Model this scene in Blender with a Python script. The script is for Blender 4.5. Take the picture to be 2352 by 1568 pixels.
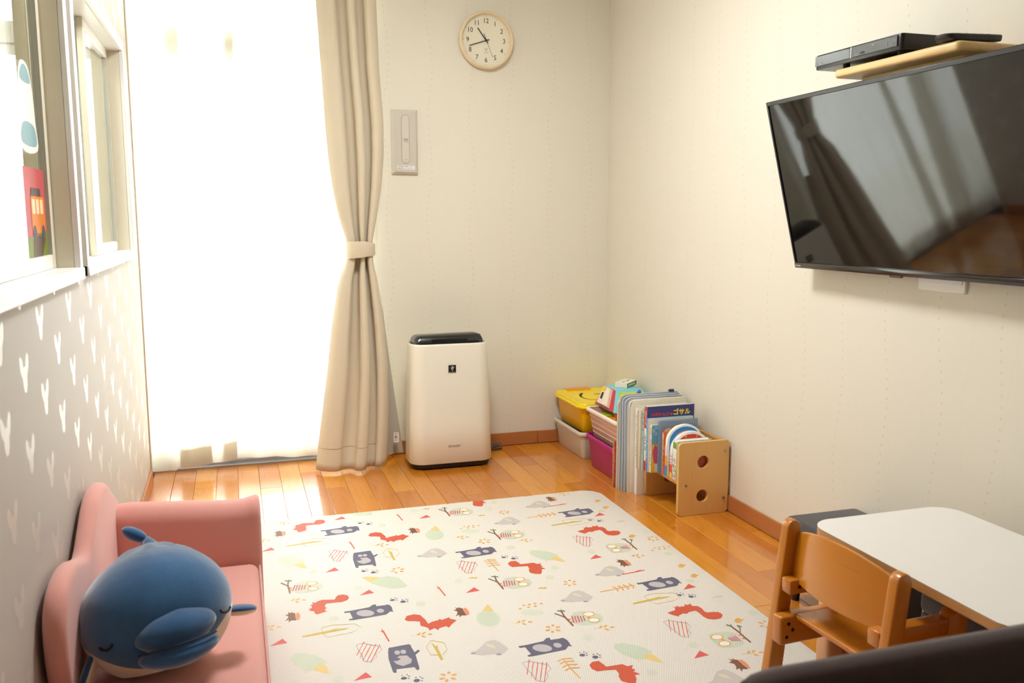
import bpy, bmesh, math, random
from mathutils import Vector, Matrix, Euler
from mathutils.geometry import tessellate_polygon
random.seed(7)
PI = math.pi
for o in list(bpy.data.objects):
    bpy.data.objects.remove(o, do_unlink=True)
SC = bpy.context.scene
COL = SC.collection

# ------------------------------------------------------------------ camera
cam_d = bpy.data.cameras.new('camera')
cam = bpy.data.objects.new('camera', cam_d)
COL.objects.link(cam)
cam_d.sensor_width = 36.0
cam_d.lens = 2032.0 / 2352.0 * 36.0
cam_d.clip_start = 0.02
cam.matrix_world = Matrix(((0.9538, 0.0416, -0.2974, 0.0),
                           (-0.3003, 0.1320, -0.9447, 0.0),
                           (0.0, 0.9904, 0.1384, 1.16),
                           (0, 0, 0, 1)))
cam_d.dof.use_dof = True
cam_d.dof.focus_distance = 3.1
cam_d.dof.aperture_fstop = 5.6
SC.camera = cam

# ------------------------------------------------------------------ light
W = bpy.data.worlds.new('daylight')
SC.world = W
W.use_nodes = True
bg = W.node_tree.nodes['Background']
bg.inputs[0].default_value = (0.97, 0.985, 1.0, 1)
bg.inputs[1].default_value = 8.8

sun_d = bpy.data.lights.new('sun', 'SUN')
sun_d.energy = 10.0
sun_d.angle = math.radians(2.0)
sun_d.color = (1.0, 0.97, 0.92)
sun = bpy.data.objects.new('sun', sun_d)
COL.objects.link(sun)
sun.location = (1.5, 9, 7)
sun.rotation_euler = Vector((-0.12, -0.52, -0.85)).to_track_quat('-Z', 'Y').to_euler()

por_d = bpy.data.lights.new('window_portal', 'AREA')
por_d.shape = 'RECTANGLE'
por_d.size = 2.1
por_d.size_y = 2.35
por_d.cycles.is_portal = True
por = bpy.data.objects.new('window_portal', por_d)
COL.objects.link(por)
por.location = (-0.38, 4.50, 1.18)
por.rotation_euler = (-PI / 2, 0, 0)      # faces into the room (-Y)
LAMP_W = 31.5                             # ceiling lamp emission strength

SC.view_settings.view_transform = 'Standard'
SC.view_settings.look = 'None'
SC.view_settings.gamma = 1.0
SC.view_settings.use_curve_mapping = False
SC.view_settings.exposure = 0.83

# ------------------------------------------------------------------ helpers
def lin(c):
    r = []
    for v in c:
        v = v / 255.0
        r.append(v / 12.92 if v <= 0.04045 else ((v + 0.055) / 1.055) ** 2.4)
    return (r[0], r[1], r[2], 1.0)

class NT:
    def __init__(s, name):
        s.m = bpy.data.materials.new(name)
        s.m.use_nodes = True
        s.t = s.m.node_tree
        s.n = s.t.nodes
        s.b = s.n['Principled BSDF']
        s.out = s.n['Material Output']
    def new(s, typ, **kw):
        nd = s.n.new(typ)
        for k, v in kw.items():
            setattr(nd, k, v)
        return nd
    def link(s, a, b):
        s.t.links.new(a, b)
    def put(s, sock, v):
        if hasattr(v, 'is_output') or isinstance(v, bpy.types.NodeSocket):
            s.link(v, sock)
        else:
            sock.default_value = v
    def math(s, op, a, b=None, c=None):
        nd = s.new('ShaderNodeMath', operation=op)
        s.put(nd.inputs[0], a)
        if b is not None: s.put(nd.inputs[1], b)
        if c is not None: s.put(nd.inputs[2], c)
        return nd.outputs[0]
    def mix(s, f, a, b):
        nd = s.new('ShaderNodeMix', data_type='RGBA')
        s.put(nd.inputs[0], f); s.put(nd.inputs[6], a); s.put(nd.inputs[7], b)
        return nd.outputs[2]
    def coord(s, scale=(1, 1, 1), rnd=False, which='Object'):
        tc = s.new('ShaderNodeTexCoord')
        mp = s.new('ShaderNodeMapping')
        mp.inputs['Scale'].default_value = scale
        s.link(tc.outputs[which], mp.inputs[0])
        if rnd:
            oi = s.new('ShaderNodeObjectInfo')
            k = s.math('MULTIPLY', oi.outputs['Random'], 37.0)
            cb = s.new('ShaderNodeCombineXYZ')
            for i in range(3): s.link(k, cb.inputs[i])
            s.link(cb.outputs[0], mp.inputs['Location'])
        return mp.outputs[0]
    def xyz(s, which='Object'):
        tc = s.new('ShaderNodeTexCoord')
        sp = s.new('ShaderNodeSeparateXYZ')
        s.link(tc.outputs[which], sp.inputs[0])
        return sp.outputs
    def noise(s, vec, scale=5, detail=3, rough=0.5, dist=0.0):
        nd = s.new('ShaderNodeTexNoise')
        s.link(vec, nd.inputs['Vector'])
        nd.inputs['Scale'].default_value = scale
        nd.inputs['Detail'].default_value = detail
        nd.inputs['Roughness'].default_value = rough
        nd.inputs['Distortion'].default_value = dist
        return nd.outputs[0]
    def bump(s, h, strength=0.2, dist=0.001):
        nd = s.new('ShaderNodeBump')
        nd.inputs['Strength'].default_value = strength
        nd.inputs['Distance'].default_value = dist
        s.link(h, nd.inputs['Height'])
        s.link(nd.outputs[0], s.b.inputs['Normal'])

MATS = {}
def plain(name, rgb, rough=0.5, var=0.05, vs=14.0, metal=0.0, coat=0.0, spec=0.5, bump=0.0, bs=300.0, sheen=0.0, trans=0.0):
    if name in MATS: return MATS[name]
    t = NT(name)
    c = lin(rgb)
    v = t.coord()
    n = t.noise(v, vs, 3)
    d = tuple(x * (1 - var) for x in c[:3]) + (1,)
    u = tuple(min(1, x * (1 + var)) for x in c[:3]) + (1,)
    t.link(t.mix(n, d, u), t.b.inputs['Base Color'])
    t.b.inputs['Roughness'].default_value = rough
    t.b.inputs['Metallic'].default_value = metal
    t.b.inputs['Coat Weight'].default_value = coat
    t.b.inputs['Specular IOR Level'].default_value = spec
    t.b.inputs['Sheen Weight'].default_value = sheen
    t.b.inputs['Transmission Weight'].default_value = trans
    if bump > 0:
        t.bump(t.noise(v, bs, 2), bump, 0.0008)
    MATS[name] = t.m
    return t.m

def wood(name, c1, c2, axis='Y', freq=14.0, rough=0.35, coat=0.0, rnd=True, amp=0.12, line=0.35, coatr=0.12):
    if name in MATS: return MATS[name]
    t = NT(name)
    st = 0.09
    sc = {'X': (st, 1, 1), 'Y': (1, st, 1), 'Z': (1, 1, st)}[axis]
    v = t.coord(sc, rnd)
    n1 = t.noise(v, freq, 4, 0.6, 0.6)
    n2 = t.noise(v, freq * 7, 3, 0.6)
    n3 = t.noise(v, freq * 0.35, 2, 0.5)
    rings = t.math('ABSOLUTE', t.math('SINE', t.math('MULTIPLY', n1, 22.0)))
    rings = t.math('POWER', t.math('SUBTRACT', 1.0, rings), 5.0)
    f = t.math('ADD', t.math('MULTIPLY', n3, 0.9), t.math('MULTIPLY', n2, 0.35))
    f = t.math('SUBTRACT', f, 0.15)
    col = t.mix(f, lin(c1), lin(c2))
    dark = tuple(x * 0.55 for x in lin(c2)[:3]) + (1,)
    col = t.mix(t.math('MULTIPLY', rings, line), col, dark)
    if rnd:
        oi = t.new('ShaderNodeObjectInfo')
        hs = t.new('ShaderNodeHueSaturation')
        k = t.math('ADD', t.math('MULTIPLY', oi.outputs['Random'], amp * 2), 1 - amp)
        t.link(k, hs.inputs['Value'])
        h = t.math('ADD', t.math('MULTIPLY', oi.outputs['Random'], amp * 0.10), 0.5 - amp * 0.05)
        t.link(h, hs.inputs['Hue'])
        t.link(col, hs.inputs['Color'])
        col = hs.outputs[0]
    t.link(col, t.b.inputs['Base Color'])
    t.b.inputs['Roughness'].default_value = rough
    t.b.inputs['Coat Weight'].default_value = coat
    t.b.inputs['Coat Roughness'].default_value = coatr
    t.bump(n2, 0.05, 0.0005)
    MATS[name] = t.m
    return t.m

def fabric(name, rgb, scale=900.0, rough=0.9, var=0.18, sheen=0.3, bump=0.35, trans=0.0, mott=0.12, stretch=(1, 1, 1)):
    if name in MATS: return MATS[name]
    t = NT(name)
    c = lin(rgb)
    v = t.coord(stretch)
    n = t.noise(v, scale * 0.5, 2)
    m = t.noise(v, 9.0, 4)
    d = tuple(x * (1 - var) for x in c[:3]) + (1,)
    u = tuple(min(1, x * (1 + var)) for x in c[:3]) + (1,)
    f = t.math('ADD', t.math('MULTIPLY', n, 0.7), t.math('MULTIPLY', m, 0.3))
    col = t.mix(f, d, u)
    dk = tuple(x * (1 - mott) for x in c[:3]) + (1,)
    col = t.mix(t.math('MULTIPLY', m, mott), col, dk)
    t.link(col, t.b.inputs['Base Color'])
    t.b.inputs['Roughness'].default_value = rough
    t.b.inputs['Sheen Weight'].default_value = sheen
    t.b.inputs['Specular IOR Level'].default_value = 0.2
    t.bump(n, bump, 0.0012)
    MATS[name] = t.m
    return t.m

def link_obj(name, me, mat, parent=None, loc=None, smooth=None):
    o = bpy.data.objects.new(name, me)
    COL.objects.link(o)
    if mat is not None and len(me.materials) == 0:
        for mm in (mat if isinstance(mat, (list, tuple)) else [mat]):
            me.materials.append(mm)
    if parent is not None: o.parent = parent
    if loc is not None: o.location = loc
    return o

def shade(me, ang=40):
    me.polygons.foreach_set('use_smooth', [True] * len(me.polygons))
    me.set_sharp_from_angle(angle=math.radians(ang))

def from_bm(name, bm, mat, parent=None, loc=None, smooth=40):
    bmesh.ops.recalc_face_normals(bm, faces=bm.faces[:])
    me = bpy.data.meshes.new(name)
    bm.to_mesh(me); bm.free()
    if smooth: shade(me, smooth)
    return link_obj(name, me, mat, parent, loc)

def add_box(bm, x0, x1, y0, y1, z0, z1, r=0.0, seg=2):
    g = bmesh.ops.create_cube(bm, size=1.0)
    vs = g['verts']
    M = Matrix.Translation(((x0 + x1) / 2, (y0 + y1) / 2, (z0 + z1) / 2)) @ Matrix.Diagonal((abs(x1 - x0), abs(y1 - y0), abs(z1 - z0), 1))
    bmesh.ops.transform(bm, matrix=M, verts=vs)
    if r > 0:
        es = list({e for v in vs for e in v.link_edges})
        bmesh.ops.bevel(bm, geom=es, offset=r, segments=seg, profile=0.5, affect='EDGES', clamp_overlap=True)

def box(name, x0, x1, y0, y1, z0, z1, mat, parent=None, r=0.0, seg=2, loc=None):
    bm = bmesh.new()
    add_box(bm, x0, x1, y0, y1, z0, z1, r, seg)
    return from_bm(name, bm, mat, parent, loc, 40 if r > 0 else None)

def rrect(w, h, r, n=6, cx=0, cy=0):
    r = min(r, w / 2 - 1e-5, h / 2 - 1e-5)
    pts = []
    for (sx, sy, a0) in ((1, 1, 0), (-1, 1, PI / 2), (-1, -1, PI), (1, -1, 1.5 * PI)):
        for k in range(n + 1):
            a = a0 + k / n * PI / 2
            pts.append((cx + sx * (w / 2 - r) + r * math.cos(a), cy + sy * (h / 2 - r) + r * math.sin(a)))
    return pts

def circ(r, n=24, cx=0, cy=0):
    return [(cx + r * math.cos(2 * PI * k / n), cy + r * math.sin(2 * PI * k / n)) for k in range(n)]

def loft(bm, rings, cap=(True, True), closed=True):
    vr = [[bm.verts.new(p) for p in ring] for ring in rings]
    n = len(rings[0])
    for a, b in zip(vr[:-1], vr[1:]):
        for k in range(n if closed else n - 1):
            bm.faces.new((a[k], a[(k + 1) % n], b[(k + 1) % n], b[k]))
    if cap[0]: bm.faces.new(list(reversed(vr[0])))
    if cap[1]: bm.faces.new(vr[-1])
    return vr

def catmull(pts, sub=4, closed=False):
    out = []
    n = len(pts)
    for i in range(n if closed else n - 1):
        g = lambda j: Vector(pts[j % n] if closed else pts[max(0, min(n - 1, j))])
        p0, p1, p2, p3 = g(i - 1), g(i), g(i + 1), g(i + 2)
        for k in range(sub):
            t = k / sub
            out.append(0.5 * ((2 * p1) + (p2 - p0) * t + (2 * p0 - 5 * p1 + 4 * p2 - p3) * t * t + (3 * p1 - p0 - 3 * p2 + p3) * t ** 3))
    if not closed: out.append(Vector(pts[-1]))
    return out

def tube(bm, pts, rad, n=8, cap=True):
    pts = [Vector(p) for p in pts]
    rings = []
    a = None
    for i, p in enumerate(pts):
        d = (pts[min(i + 1, len(pts) - 1)] - pts[max(i - 1, 0)]).normalized()
        if a is None:
            a = d.cross(Vector((0, 0, 1)))
            if a.length < 0.1: a = d.cross(Vector((0, 1, 0)))
        a = a - d * a.dot(d)          # carried along the path so the tube never twists
        a.normalize()
        b = d.cross(a).normalized()
        r = rad[i] if isinstance(rad, (list, tuple)) else rad
        rings.append([p + r * (math.cos(2 * PI * k / n) * a + math.sin(2 * PI * k / n) * b) for k in range(n)])
    loft(bm, rings, (cap, cap))

def plane_map(plane, o):
    """2D -> 3D mapper: 'XY','XZ','YZ' at constant offset o"""
    return {'XY': lambda u, v, w: Vector((u, v, o + w)),
            'XZ': lambda u, v, w: Vector((u, o + w, v)),
            'YZ': lambda u, v, w: Vector((o + w, u, v))}[plane]

def plate(bm, outline, thick, plane='XY', o=0.0, bev=0.0, seg=2):
    """solid prism with rounded rims"""
    f = plane_map(plane, o)
    def inset(d):
        # offset inwards along averaged normals
        n = len(outline); res = []
        ar = sum(outline[i][0] * outline[(i + 1) % n][1] - outline[(i + 1) % n][0] * outline[i][1] for i in range(n))
        sg = 1 if ar > 0 else -1
        for i in range(n):
            a = Vector(outline[i - 1][:2]); b = Vector(outline[i][:2]); c = Vector(outline[(i + 1) % n][:2])
            e1 = (b - a); e2 = (c - b)
            nn = Vector((-(e1.y), e1.x)).normalized() + Vector((-(e2.y), e2.x)).normalized()
            if nn.length < 1e-6: nn = Vector((0, 0))
            else: nn.normalize()
            res.append(b + sg * nn * d)
        return res
    if bev > 0:
        lo = []
        for k in range(seg + 1):
            a = k / seg * PI / 2
            lo.append([f(p[0], p[1], bev * (1 - math.sin(a))) for p in inset(bev * (1 - math.cos(a)))])
        # lo goes from (inset 0, w=bev) to (inset bev, w=0): reverse for bottom
        rings = list(reversed(lo))
        hi = []
        for k in range(seg + 1):
            a = k / seg * PI / 2
            hi.append([f(p[0], p[1], thick - bev * (1 - math.sin(a))) for p in inset(bev * (1 - math.cos(a)))])
        rings = rings + hi
    else:
        rings = [[f(p[0], p[1], 0) for p in outline], [f(p[0], p[1], thick) for p in outline]]
    loft(bm, rings)

def holed(bm, outline, holes, thick, plane='XZ', o=0.0):
    f = plane_map(plane, o)
    loops = [outline] + holes
    flat = [p for lp in loops for p in lp]
    tris = tessellate_polygon([[Vector((p[0], p[1], 0)) for p in lp] for lp in loops])
    A = [bm.verts.new(f(p[0], p[1], 0)) for p in flat]
    B = [bm.verts.new(f(p[0], p[1], thick)) for p in flat]
    for t in tris:
        bm.faces.new([A[i] for i in t]); bm.faces.new([B[i] for i in reversed(t)])
    s = 0
    for lp in loops:
        n = len(lp)
        for k in range(n):
            bm.faces.new((A[s + k], A[s + (k + 1) % n], B[s + (k + 1) % n], B[s + k]))
        s += n

def flat(bm, pts, plane='XY', o=0.0):
    f = plane_map(plane, o)
    vs = [bm.verts.new(f(p[0], p[1], 0)) for p in pts]
    try:
        bm.faces.new(vs)
    except ValueError:
        pass
    return vs

def ellipsoid(bm, c, r, nu=24, nv=16, rot=None, deform=None):
    g = bmesh.ops.create_uvsphere(bm, u_segments=nu, v_segments=nv, radius=1.0)
    for v in g['verts']:
        p = Vector((v.co.x * r[0], v.co.y * r[1], v.co.z * r[2]))
        if deform: p = deform(p)
        if rot: p = rot @ p
        v.co = p + Vector(c)
    return g['verts']

def tag(o, label, cat, group=None):
    o['label'] = label; o['category'] = cat
    if group: o['group'] = group
    return o

def thing(name, label, cat, loc=(0, 0, 0), rot=(0, 0, 0), group=None):
    o = bpy.data.objects.new(name, None)
    COL.objects.link(o)
    o.location = loc; o.rotation_euler = rot
    o.empty_display_size = 0.05
    return tag(o, label, cat, group)

def struct(o):
    o['kind'] = 'structure'
    return o

def text(name, body, size, mat, parent, M, ext=0.0002, sx=1.0, align='CENTER', bold=0.0):
    cu = bpy.data.curves.new('txt', 'FONT')
    cu.body = body; cu.size = size; cu.extrude = ext
    cu.align_x = align; cu.align_y = 'CENTER'
    cu.offset = bold
    cu.resolution_u = 3
    tmp = bpy.data.objects.new('txt', cu)
    COL.objects.link(tmp)
    me = bpy.data.meshes.new_from_object(tmp)
    bpy.data.objects.remove(tmp, do_unlink=True)
    me.transform(M @ Matrix.Diagonal((sx, 1, 1, 1)))
    me.materials.clear()
    me.name = name
    return link_obj(name, me, mat, parent)

# text frames: writing faces -Y / -X / +Z
def face_negY(x, y, z): return Matrix.Translation((x, y, z)) @ Matrix.Rotation(PI / 2, 4, 'X')
def face_negX(x, y, z): return Matrix.Translation((x, y, z)) @ Matrix.Rotation(-PI / 2, 4, 'Z') @ Matrix.Rotation(PI / 2, 4, 'X')

XL, XR, YB, YR, ZC = -0.382, 1.852, 4.245, -1.7, 2.45

# ================================================================== THE ROOM
def wallpaper(name, axis, rgb):
    t = NT(name)
    o = t.xyz()
    u = o[axis]; z = o[2]
    sp = 0.205
    wob = t.math('MULTIPLY', t.math('SINE', t.math('MULTIPLY', z, 12.5)), 0.012)
    wob2 = t.math('MULTIPLY', t.math('SINE', t.math('ADD', t.math('MULTIPLY', z, 5.1), t.math('MULTIPLY', u, 9.0))), 0.007)
    uu = t.math('ADD', u, t.math('ADD', wob, wob2))
    fu = t.math('MULTIPLY', t.math('SUBTRACT', t.math('FRACT', t.math('DIVIDE', uu, sp)), 0.5), sp)
    fz = t.math('MULTIPLY', t.math('SUBTRACT', t.math('FRACT', t.math('DIVIDE', z, 0.029)), 0.5), 0.029)
    d = t.math('ADD', t.math('POWER', t.math('DIVIDE', fu, 0.0032), 2.0), t.math('POWER', t.math('DIVIDE', fz, 0.0042), 2.0))
    dot = t.math('LESS_THAN', d, 1.0)
    # a second, finer embossed thread line
    fu2 = t.math('ABSOLUTE', t.math('MULTIPLY', t.math('SUBTRACT', t.math('FRACT', t.math('ADD', t.math('DIVIDE', t.math('SUBTRACT', u, wob), 0.14), 0.3)), 0.5), 0.14))
    thr = t.math('LESS_THAN', fu2, 0.0007)
    v = t.coord()
    n = t.noise(v, 420.0, 2)
    c = lin(rgb)
    dk = tuple(x * 0.97 for x in c[:3]) + (1,)
    base = t.mix(n, dk, c)
    dc = (c[0] * 0.80, c[1] * 0.74, c[2] * 0.66, 1)
    col = t.mix(t.math('MULTIPLY', dot, 0.55), base, dc)
    col = t.mix(t.math('MULTIPLY', thr, 0.18), col, dc)
    t.link(col, t.b.inputs['Base Color'])
    t.b.inputs['Roughness'].default_value = 0.62
    t.b.inputs['Specular IOR Level'].default_value = 0.25
    t.bump(t.math('ADD', n, t.math('MULTIPLY', dot, 0.8)), 0.15, 0.0007)
    return t.m

def leafpaper(name):
    """pale grey paper with a staggered repeat of pearly sprouts"""
    t = NT(name)
    o = t.xyz()
    y, z = o[1], o[2]
    ph, pv = 0.342, 0.0785
    zr = t.math('DIVIDE', t.math('SUBTRACT', z, 0.0445), pv)
    row = t.math('FLOOR', zr)
    odd = t.math('MULTIPLY', t.math('FRACT', t.math('MULTIPLY', row, 0.5)), 2.0)
    yy = t.math('ADD', t.math('SUBTRACT', y, 2.012 - 0.171), t.math('MULTIPLY', t.math('SUBTRACT', 1.0, odd), 0.171))
    u = t.math('MULTIPLY', t.math('SUBTRACT', t.math('FRACT', t.math('DIVIDE', yy, ph)), 0.5), ph)
    v = t.math('MULTIPLY', t.math('SUBTRACT', t.math('FRACT', zr), 0.5), pv)
    def ell(cu, cv, a, b, ang):
        ca, sa = math.cos(ang), math.sin(ang)
        du = t.math('SUBTRACT', u, cu); dv = t.math('SUBTRACT', v, cv)
        p = t.math('ADD', t.math('MULTIPLY', du, ca), t.math('MULTIPLY', dv, sa))
        q = t.math('SUBTRACT', t.math('MULTIPLY', dv, ca), t.math('MULTIPLY', du, sa))
        d = t.math('ADD', t.math('POWER', t.math('DIVIDE', p, a), 2.0), t.math('POWER', t.math('DIVIDE', q, b), 2.0))
        return t.math('LESS_THAN', d, 1.0)
    m = ell(0.0, -0.011, 0.0180, 0.0250, 0.0)
    m = t.math('MAXIMUM', m, ell(0.022, 0.015, 0.0125, 0.0225, -0.50))
    m = t.math('MAXIMUM', m, ell(-0.022, 0.015, 0.0125, 0.0225, 0.50))
    vec = t.coord()
    n = t.noise(vec, 500.0, 2)
    base = t.mix(n, lin((190, 182, 172)), lin((199, 191, 181)))
    t.link(t.mix(m, base, lin((208, 201, 191))), t.b.inputs['Base Color'])
    r = t.math('SUBTRACT', 0.6, t.math('MULTIPLY', m, 0.25))
    t.link(r, t.b.inputs['Roughness'])
    t.b.inputs['Specular IOR Level'].default_value = 0.35
    t.bump(t.math('ADD', t.math('MULTIPLY', n, 0.6), t.math('MULTIPLY', m, 0.4)), 0.12, 0.0007)
    return t.m

M_back = wallpaper('cream_wallpaper_back', 0, (233, 227, 210))
M_right = wallpaper('cream_wallpaper_right', 1, (229, 222, 206))  # same paper as the back; stronger light here evened out in its colour
M_left = leafpaper('sprout_wallpaper')
M_ceil = plain('ceiling_paper', (240, 238, 232), 0.8, 0.02, bump=0.2)
M_trim = plain('beige_trim', (205, 190, 168), 0.5, 0.03)
M_white_frame = plain('white_frame', (238, 236, 230), 0.38, 0.02)
M_ivory = plain('ivory_frame', (222, 214, 192), 0.42, 0.03)
M_alu = plain('brushed_aluminium', (176, 178, 184), 0.35, 0.05, metal=0.7)
M_base = wood('baseboard_wood', (196, 128, 74), (172, 102, 54), 'Y', 20, 0.42, rnd=False, line=0.18)
M_basex = wood('baseboard_wood_x', (196, 128, 74), (172, 102, 54), 'X', 20, 0.42, rnd=False, line=0.18)

def glass_mat(name, tint=(255, 255, 255), refl=1.0, haze=0.0):
    t = NT(name)
    t.n.remove(t.b)
    fr = t.new('ShaderNodeFresnel'); fr.inputs[0].default_value = 1.45
    tr = t.new('ShaderNodeBsdfTransparent'); tr.inputs[0].default_value = lin(tint)
    gl = t.new('ShaderNodeBsdfGlossy'); gl.inputs['Roughness'].default_value = 0.02
    v = t.coord()
    n = t.noise(v, 3.0, 3)
    mx = t.new('ShaderNodeMixShader')
    t.link(t.math('MULTIPLY', fr.outputs[0], t.math('ADD', refl, t.math('MULTIPLY', n, 0.05))), mx.inputs[0])
    t.link(tr.outputs[0], mx.inputs[1]); t.link(gl.outputs[0], mx.inputs[2])
    t.link(mx.outputs[0], t.out.inputs[0])
    return t.m
M_glass = glass_mat('window_glass', (246, 250, 248))
M_glass2 = glass_mat('partition_glass', (250, 251, 248), 0.5)

# floor: sub-floor with single boards
M_sub = plain('subfloor', (70, 42, 22), 0.9)
FLOOR = struct(box('floor', -1.75, XR + 0.1, YR - 0.1, 4.42, -0.05, -0.0125, M_sub))
M_plank = wood('floor_board', (219, 143, 40), (195, 110, 20), 'Y', 16, 0.32, coat=1.0, amp=0.17, line=0.45, coatr=0.09)
def plank_mesh(Wd, L):
    bm = bmesh.new()
    w, l, t, c = Wd / 2, L / 2, 0.012, 0.0012
    rings = [[(sx * w, sy * l, -t) for sx, sy in ((-1, -1), (1, -1), (1, 1), (-1, 1))],
             [(sx * w, sy * l, -c) for sx, sy in ((-1, -1), (1, -1), (1, 1), (-1, 1))],
             [(sx * (w - c), sy * (l - c), 0) for sx, sy in ((-1, -1), (1, -1), (1, 1), (-1, 1))]]
    loft(bm, rings)
    bmesh.ops.recalc_face_normals(bm, faces=bm.faces[:])
    me = bpy.data.meshes.new('plank'); bm.to_mesh(me); bm.free()
    me.materials.append(M_plank)
    return me
PW, PLn, GAP = 0.0910, 0.909, 0.0009
PLK = plank_mesh(PW - GAP, PLn - GAP)
row = 0
x = XL + 0.001
while x < XR - 0.002:
    w = min(PW, XR - x)
    off = (row * 0.347 + random.uniform(-0.08, 0.08)) % PLn
    y = YR - off
    while y < 4.285:
        y0, y1 = max(y, YR), min(y + PLn, 4.285)
        if y1 - y0 > 0.03:
            full = abs(y1 - y0 - PLn) < 1e-6 and abs(w - PW) < 1e-6
            o = bpy.data.objects.new('plank', PLK); COL.objects.link(o)
            o.parent = FLOOR
            o.location = (x + w / 2, (y0 + y1) / 2, 0)
            if not full: o.scale = ((w - GAP) / (PW - GAP), (y1 - y0 - GAP) / (PLn - GAP), 1)
        y += PLn
    x += PW; row += 1

struct(box('ceiling', -1.75, XR + 0.1, YR - 0.1, 4.42, ZC, ZC + 0.1, M_ceil))
# right wall, rear wall, wall of the neighbouring room
struct(box('wall_right', XR, XR + 0.12, YR - 0.1, 4.40, -0.02, ZC, M_right))
struct(box('wall_rear', -1.75, XR, YR - 0.1, YR, -0.02, ZC, plain('rear_paper', (226, 216, 196), 0.7, 0.03)))
struct(box('wall_neighbour', -1.75, -1.62, YR, 4.40, -0.02, ZC, plain('neighbour_paper', (242, 235, 218), 0.7, 0.03)))
# back wall with a tall window opening
WX0, WX1, WZ1 = -1.40, 0.655, 2.34
bm = bmesh.new()
add_box(bm, WX1, XR, YB, YB + 0.14, -0.02, ZC)
add_box(bm, -1.62, WX0, YB, YB + 0.14, -0.02, ZC)
add_box(bm, WX0, WX1, YB, YB + 0.14, WZ1, ZC)
struct(from_bm('wall_back', bm, M_back, smooth=None))
# left wall (a thin partition) with two openings
O2 = (1.20, 2.487); O3 = (2.628, 3.800); OZ = (1.035, 1.800)
PX = XL - 0.10; PE = 4.088
bm = bmesh.new()
add_box(bm, PX, XL, YR, PE, -0.02, OZ[0])
add_box(bm, PX, XL, YR, PE, OZ[1], ZC)
for a, b in ((YR, O2[0]), (O2[1], O3[0]), (O3[1], PE)):
    add_box(bm, PX, XL, a, b, OZ[0], OZ[1])
struct(from_bm('wall_left', bm, M_left, smooth=None))
struct(box('trim_1', PX - 0.004, XL + 0.006, PE - 0.012, PE + 0.012, 0.0, ZC, M_trim, r=0.002, seg=1))
# baseboards: back (two lengths with a joint), right, left
struct(box('baseboard_left', XL, XL + 0.009, YR, PE - 0.012, 0.0025, 0.066, M_base, r=0.002, seg=1))
b = struct(box('baseboard_right', XR - 0.009, XR, YR, YB - 0.009, 0.0025, 0.067, M_base, r=0.002, seg=1))
b = struct(box('baseboard_back', WX1 + 0.002, 1.4735, YB - 0.009, YB, 0.0025, 0.067, M_basex, r=0.002, seg=1))
box('baseboard_length', 1.475, XR - 0.009, YB - 0.009, YB, 0.0025, 0.067, M_basex, b, r=0.002, seg=1)

# window_1: tall sliding window in the back wall
w1 = struct(bpy.data.objects.new('window_1', None)); COL.objects.link(w1)
FY0, FY1 = YB + 0.045, YB + 0.115
box('sill_track', WX0, WX1, YB + 0.004, FY1, -0.012, 0.012, M_alu, w1, r=0.002, seg=1)
box('track_rail', WX0, WX1, YB + 0.040, YB + 0.048, 0.012, 0.026, M_alu, w1, r=0.001, seg=1)
box('track_rail', WX0, WX1, YB + 0.075, YB + 0.083, 0.012, 0.026, M_alu, w1, r=0.001, seg=1)
box('frame_head', WX0, WX1, FY0, FY1, WZ1 - 0.04, WZ1, M_white_frame, w1, r=0.002, seg=1)
box('frame_jamb', WX0, WX0 + 0.04, FY0, FY1, 0.012, WZ1 - 0.04, M_white_frame, w1, r=0.002, seg=1)
box('frame_jamb', WX1 - 0.04, WX1, FY0, FY1, 0.012, WZ1 - 0.04, M_white_frame, w1, r=0.002, seg=1)
box('transom_bar', WX0 + 0.04, WX1 - 0.04, FY0, FY1, 1.885, 1.975, M_white_frame, w1, r=0.003, seg=1)
wm = (WX0 + WX1) / 2
for k, (a, bb, yy) in enumerate(((WX0 + 0.04, wm + 0.03, YB + 0.079), (wm - 0.03, WX1 - 0.04, YB + 0.060))):
    s = box('sash_stile', a, a + 0.045, yy - 0.012, yy + 0.012, 0.026, 1.885, M_white_frame, w1, r=0.002, seg=1)
    box('sash_stile', bb - 0.045, bb, yy - 0.012, yy + 0.012, 0.026, 1.885, M_white_frame, w1, r=0.002, seg=1)
    box('sash_rail', a + 0.045, bb - 0.045, yy - 0.012, yy + 0.012, 0.026, 0.105, M_white_frame, w1, r=0.002, seg=1)
    box('sash_rail', a + 0.045, bb - 0.045, yy - 0.012, yy + 0.012, 1.84, 1.885, M_white_frame, w1, r=0.002, seg=1)
    box('pane', a + 0.045, bb - 0.045, yy - 0.002, yy + 0.002, 0.105, 1.84, M_glass, w1)
box('pane', WX0 + 0.04, WX1 - 0.04, YB + 0.078, YB + 0.082, 1.975, WZ1 - 0.04, M_glass, w1)
# pale concrete balcony outside
struct(box('balcony_floor', -4.0, 4.0, 4.42, 6.2, -0.25, -0.10, plain('balcony_concrete', (214, 210, 202), 0.8, 0.06)))

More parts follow.
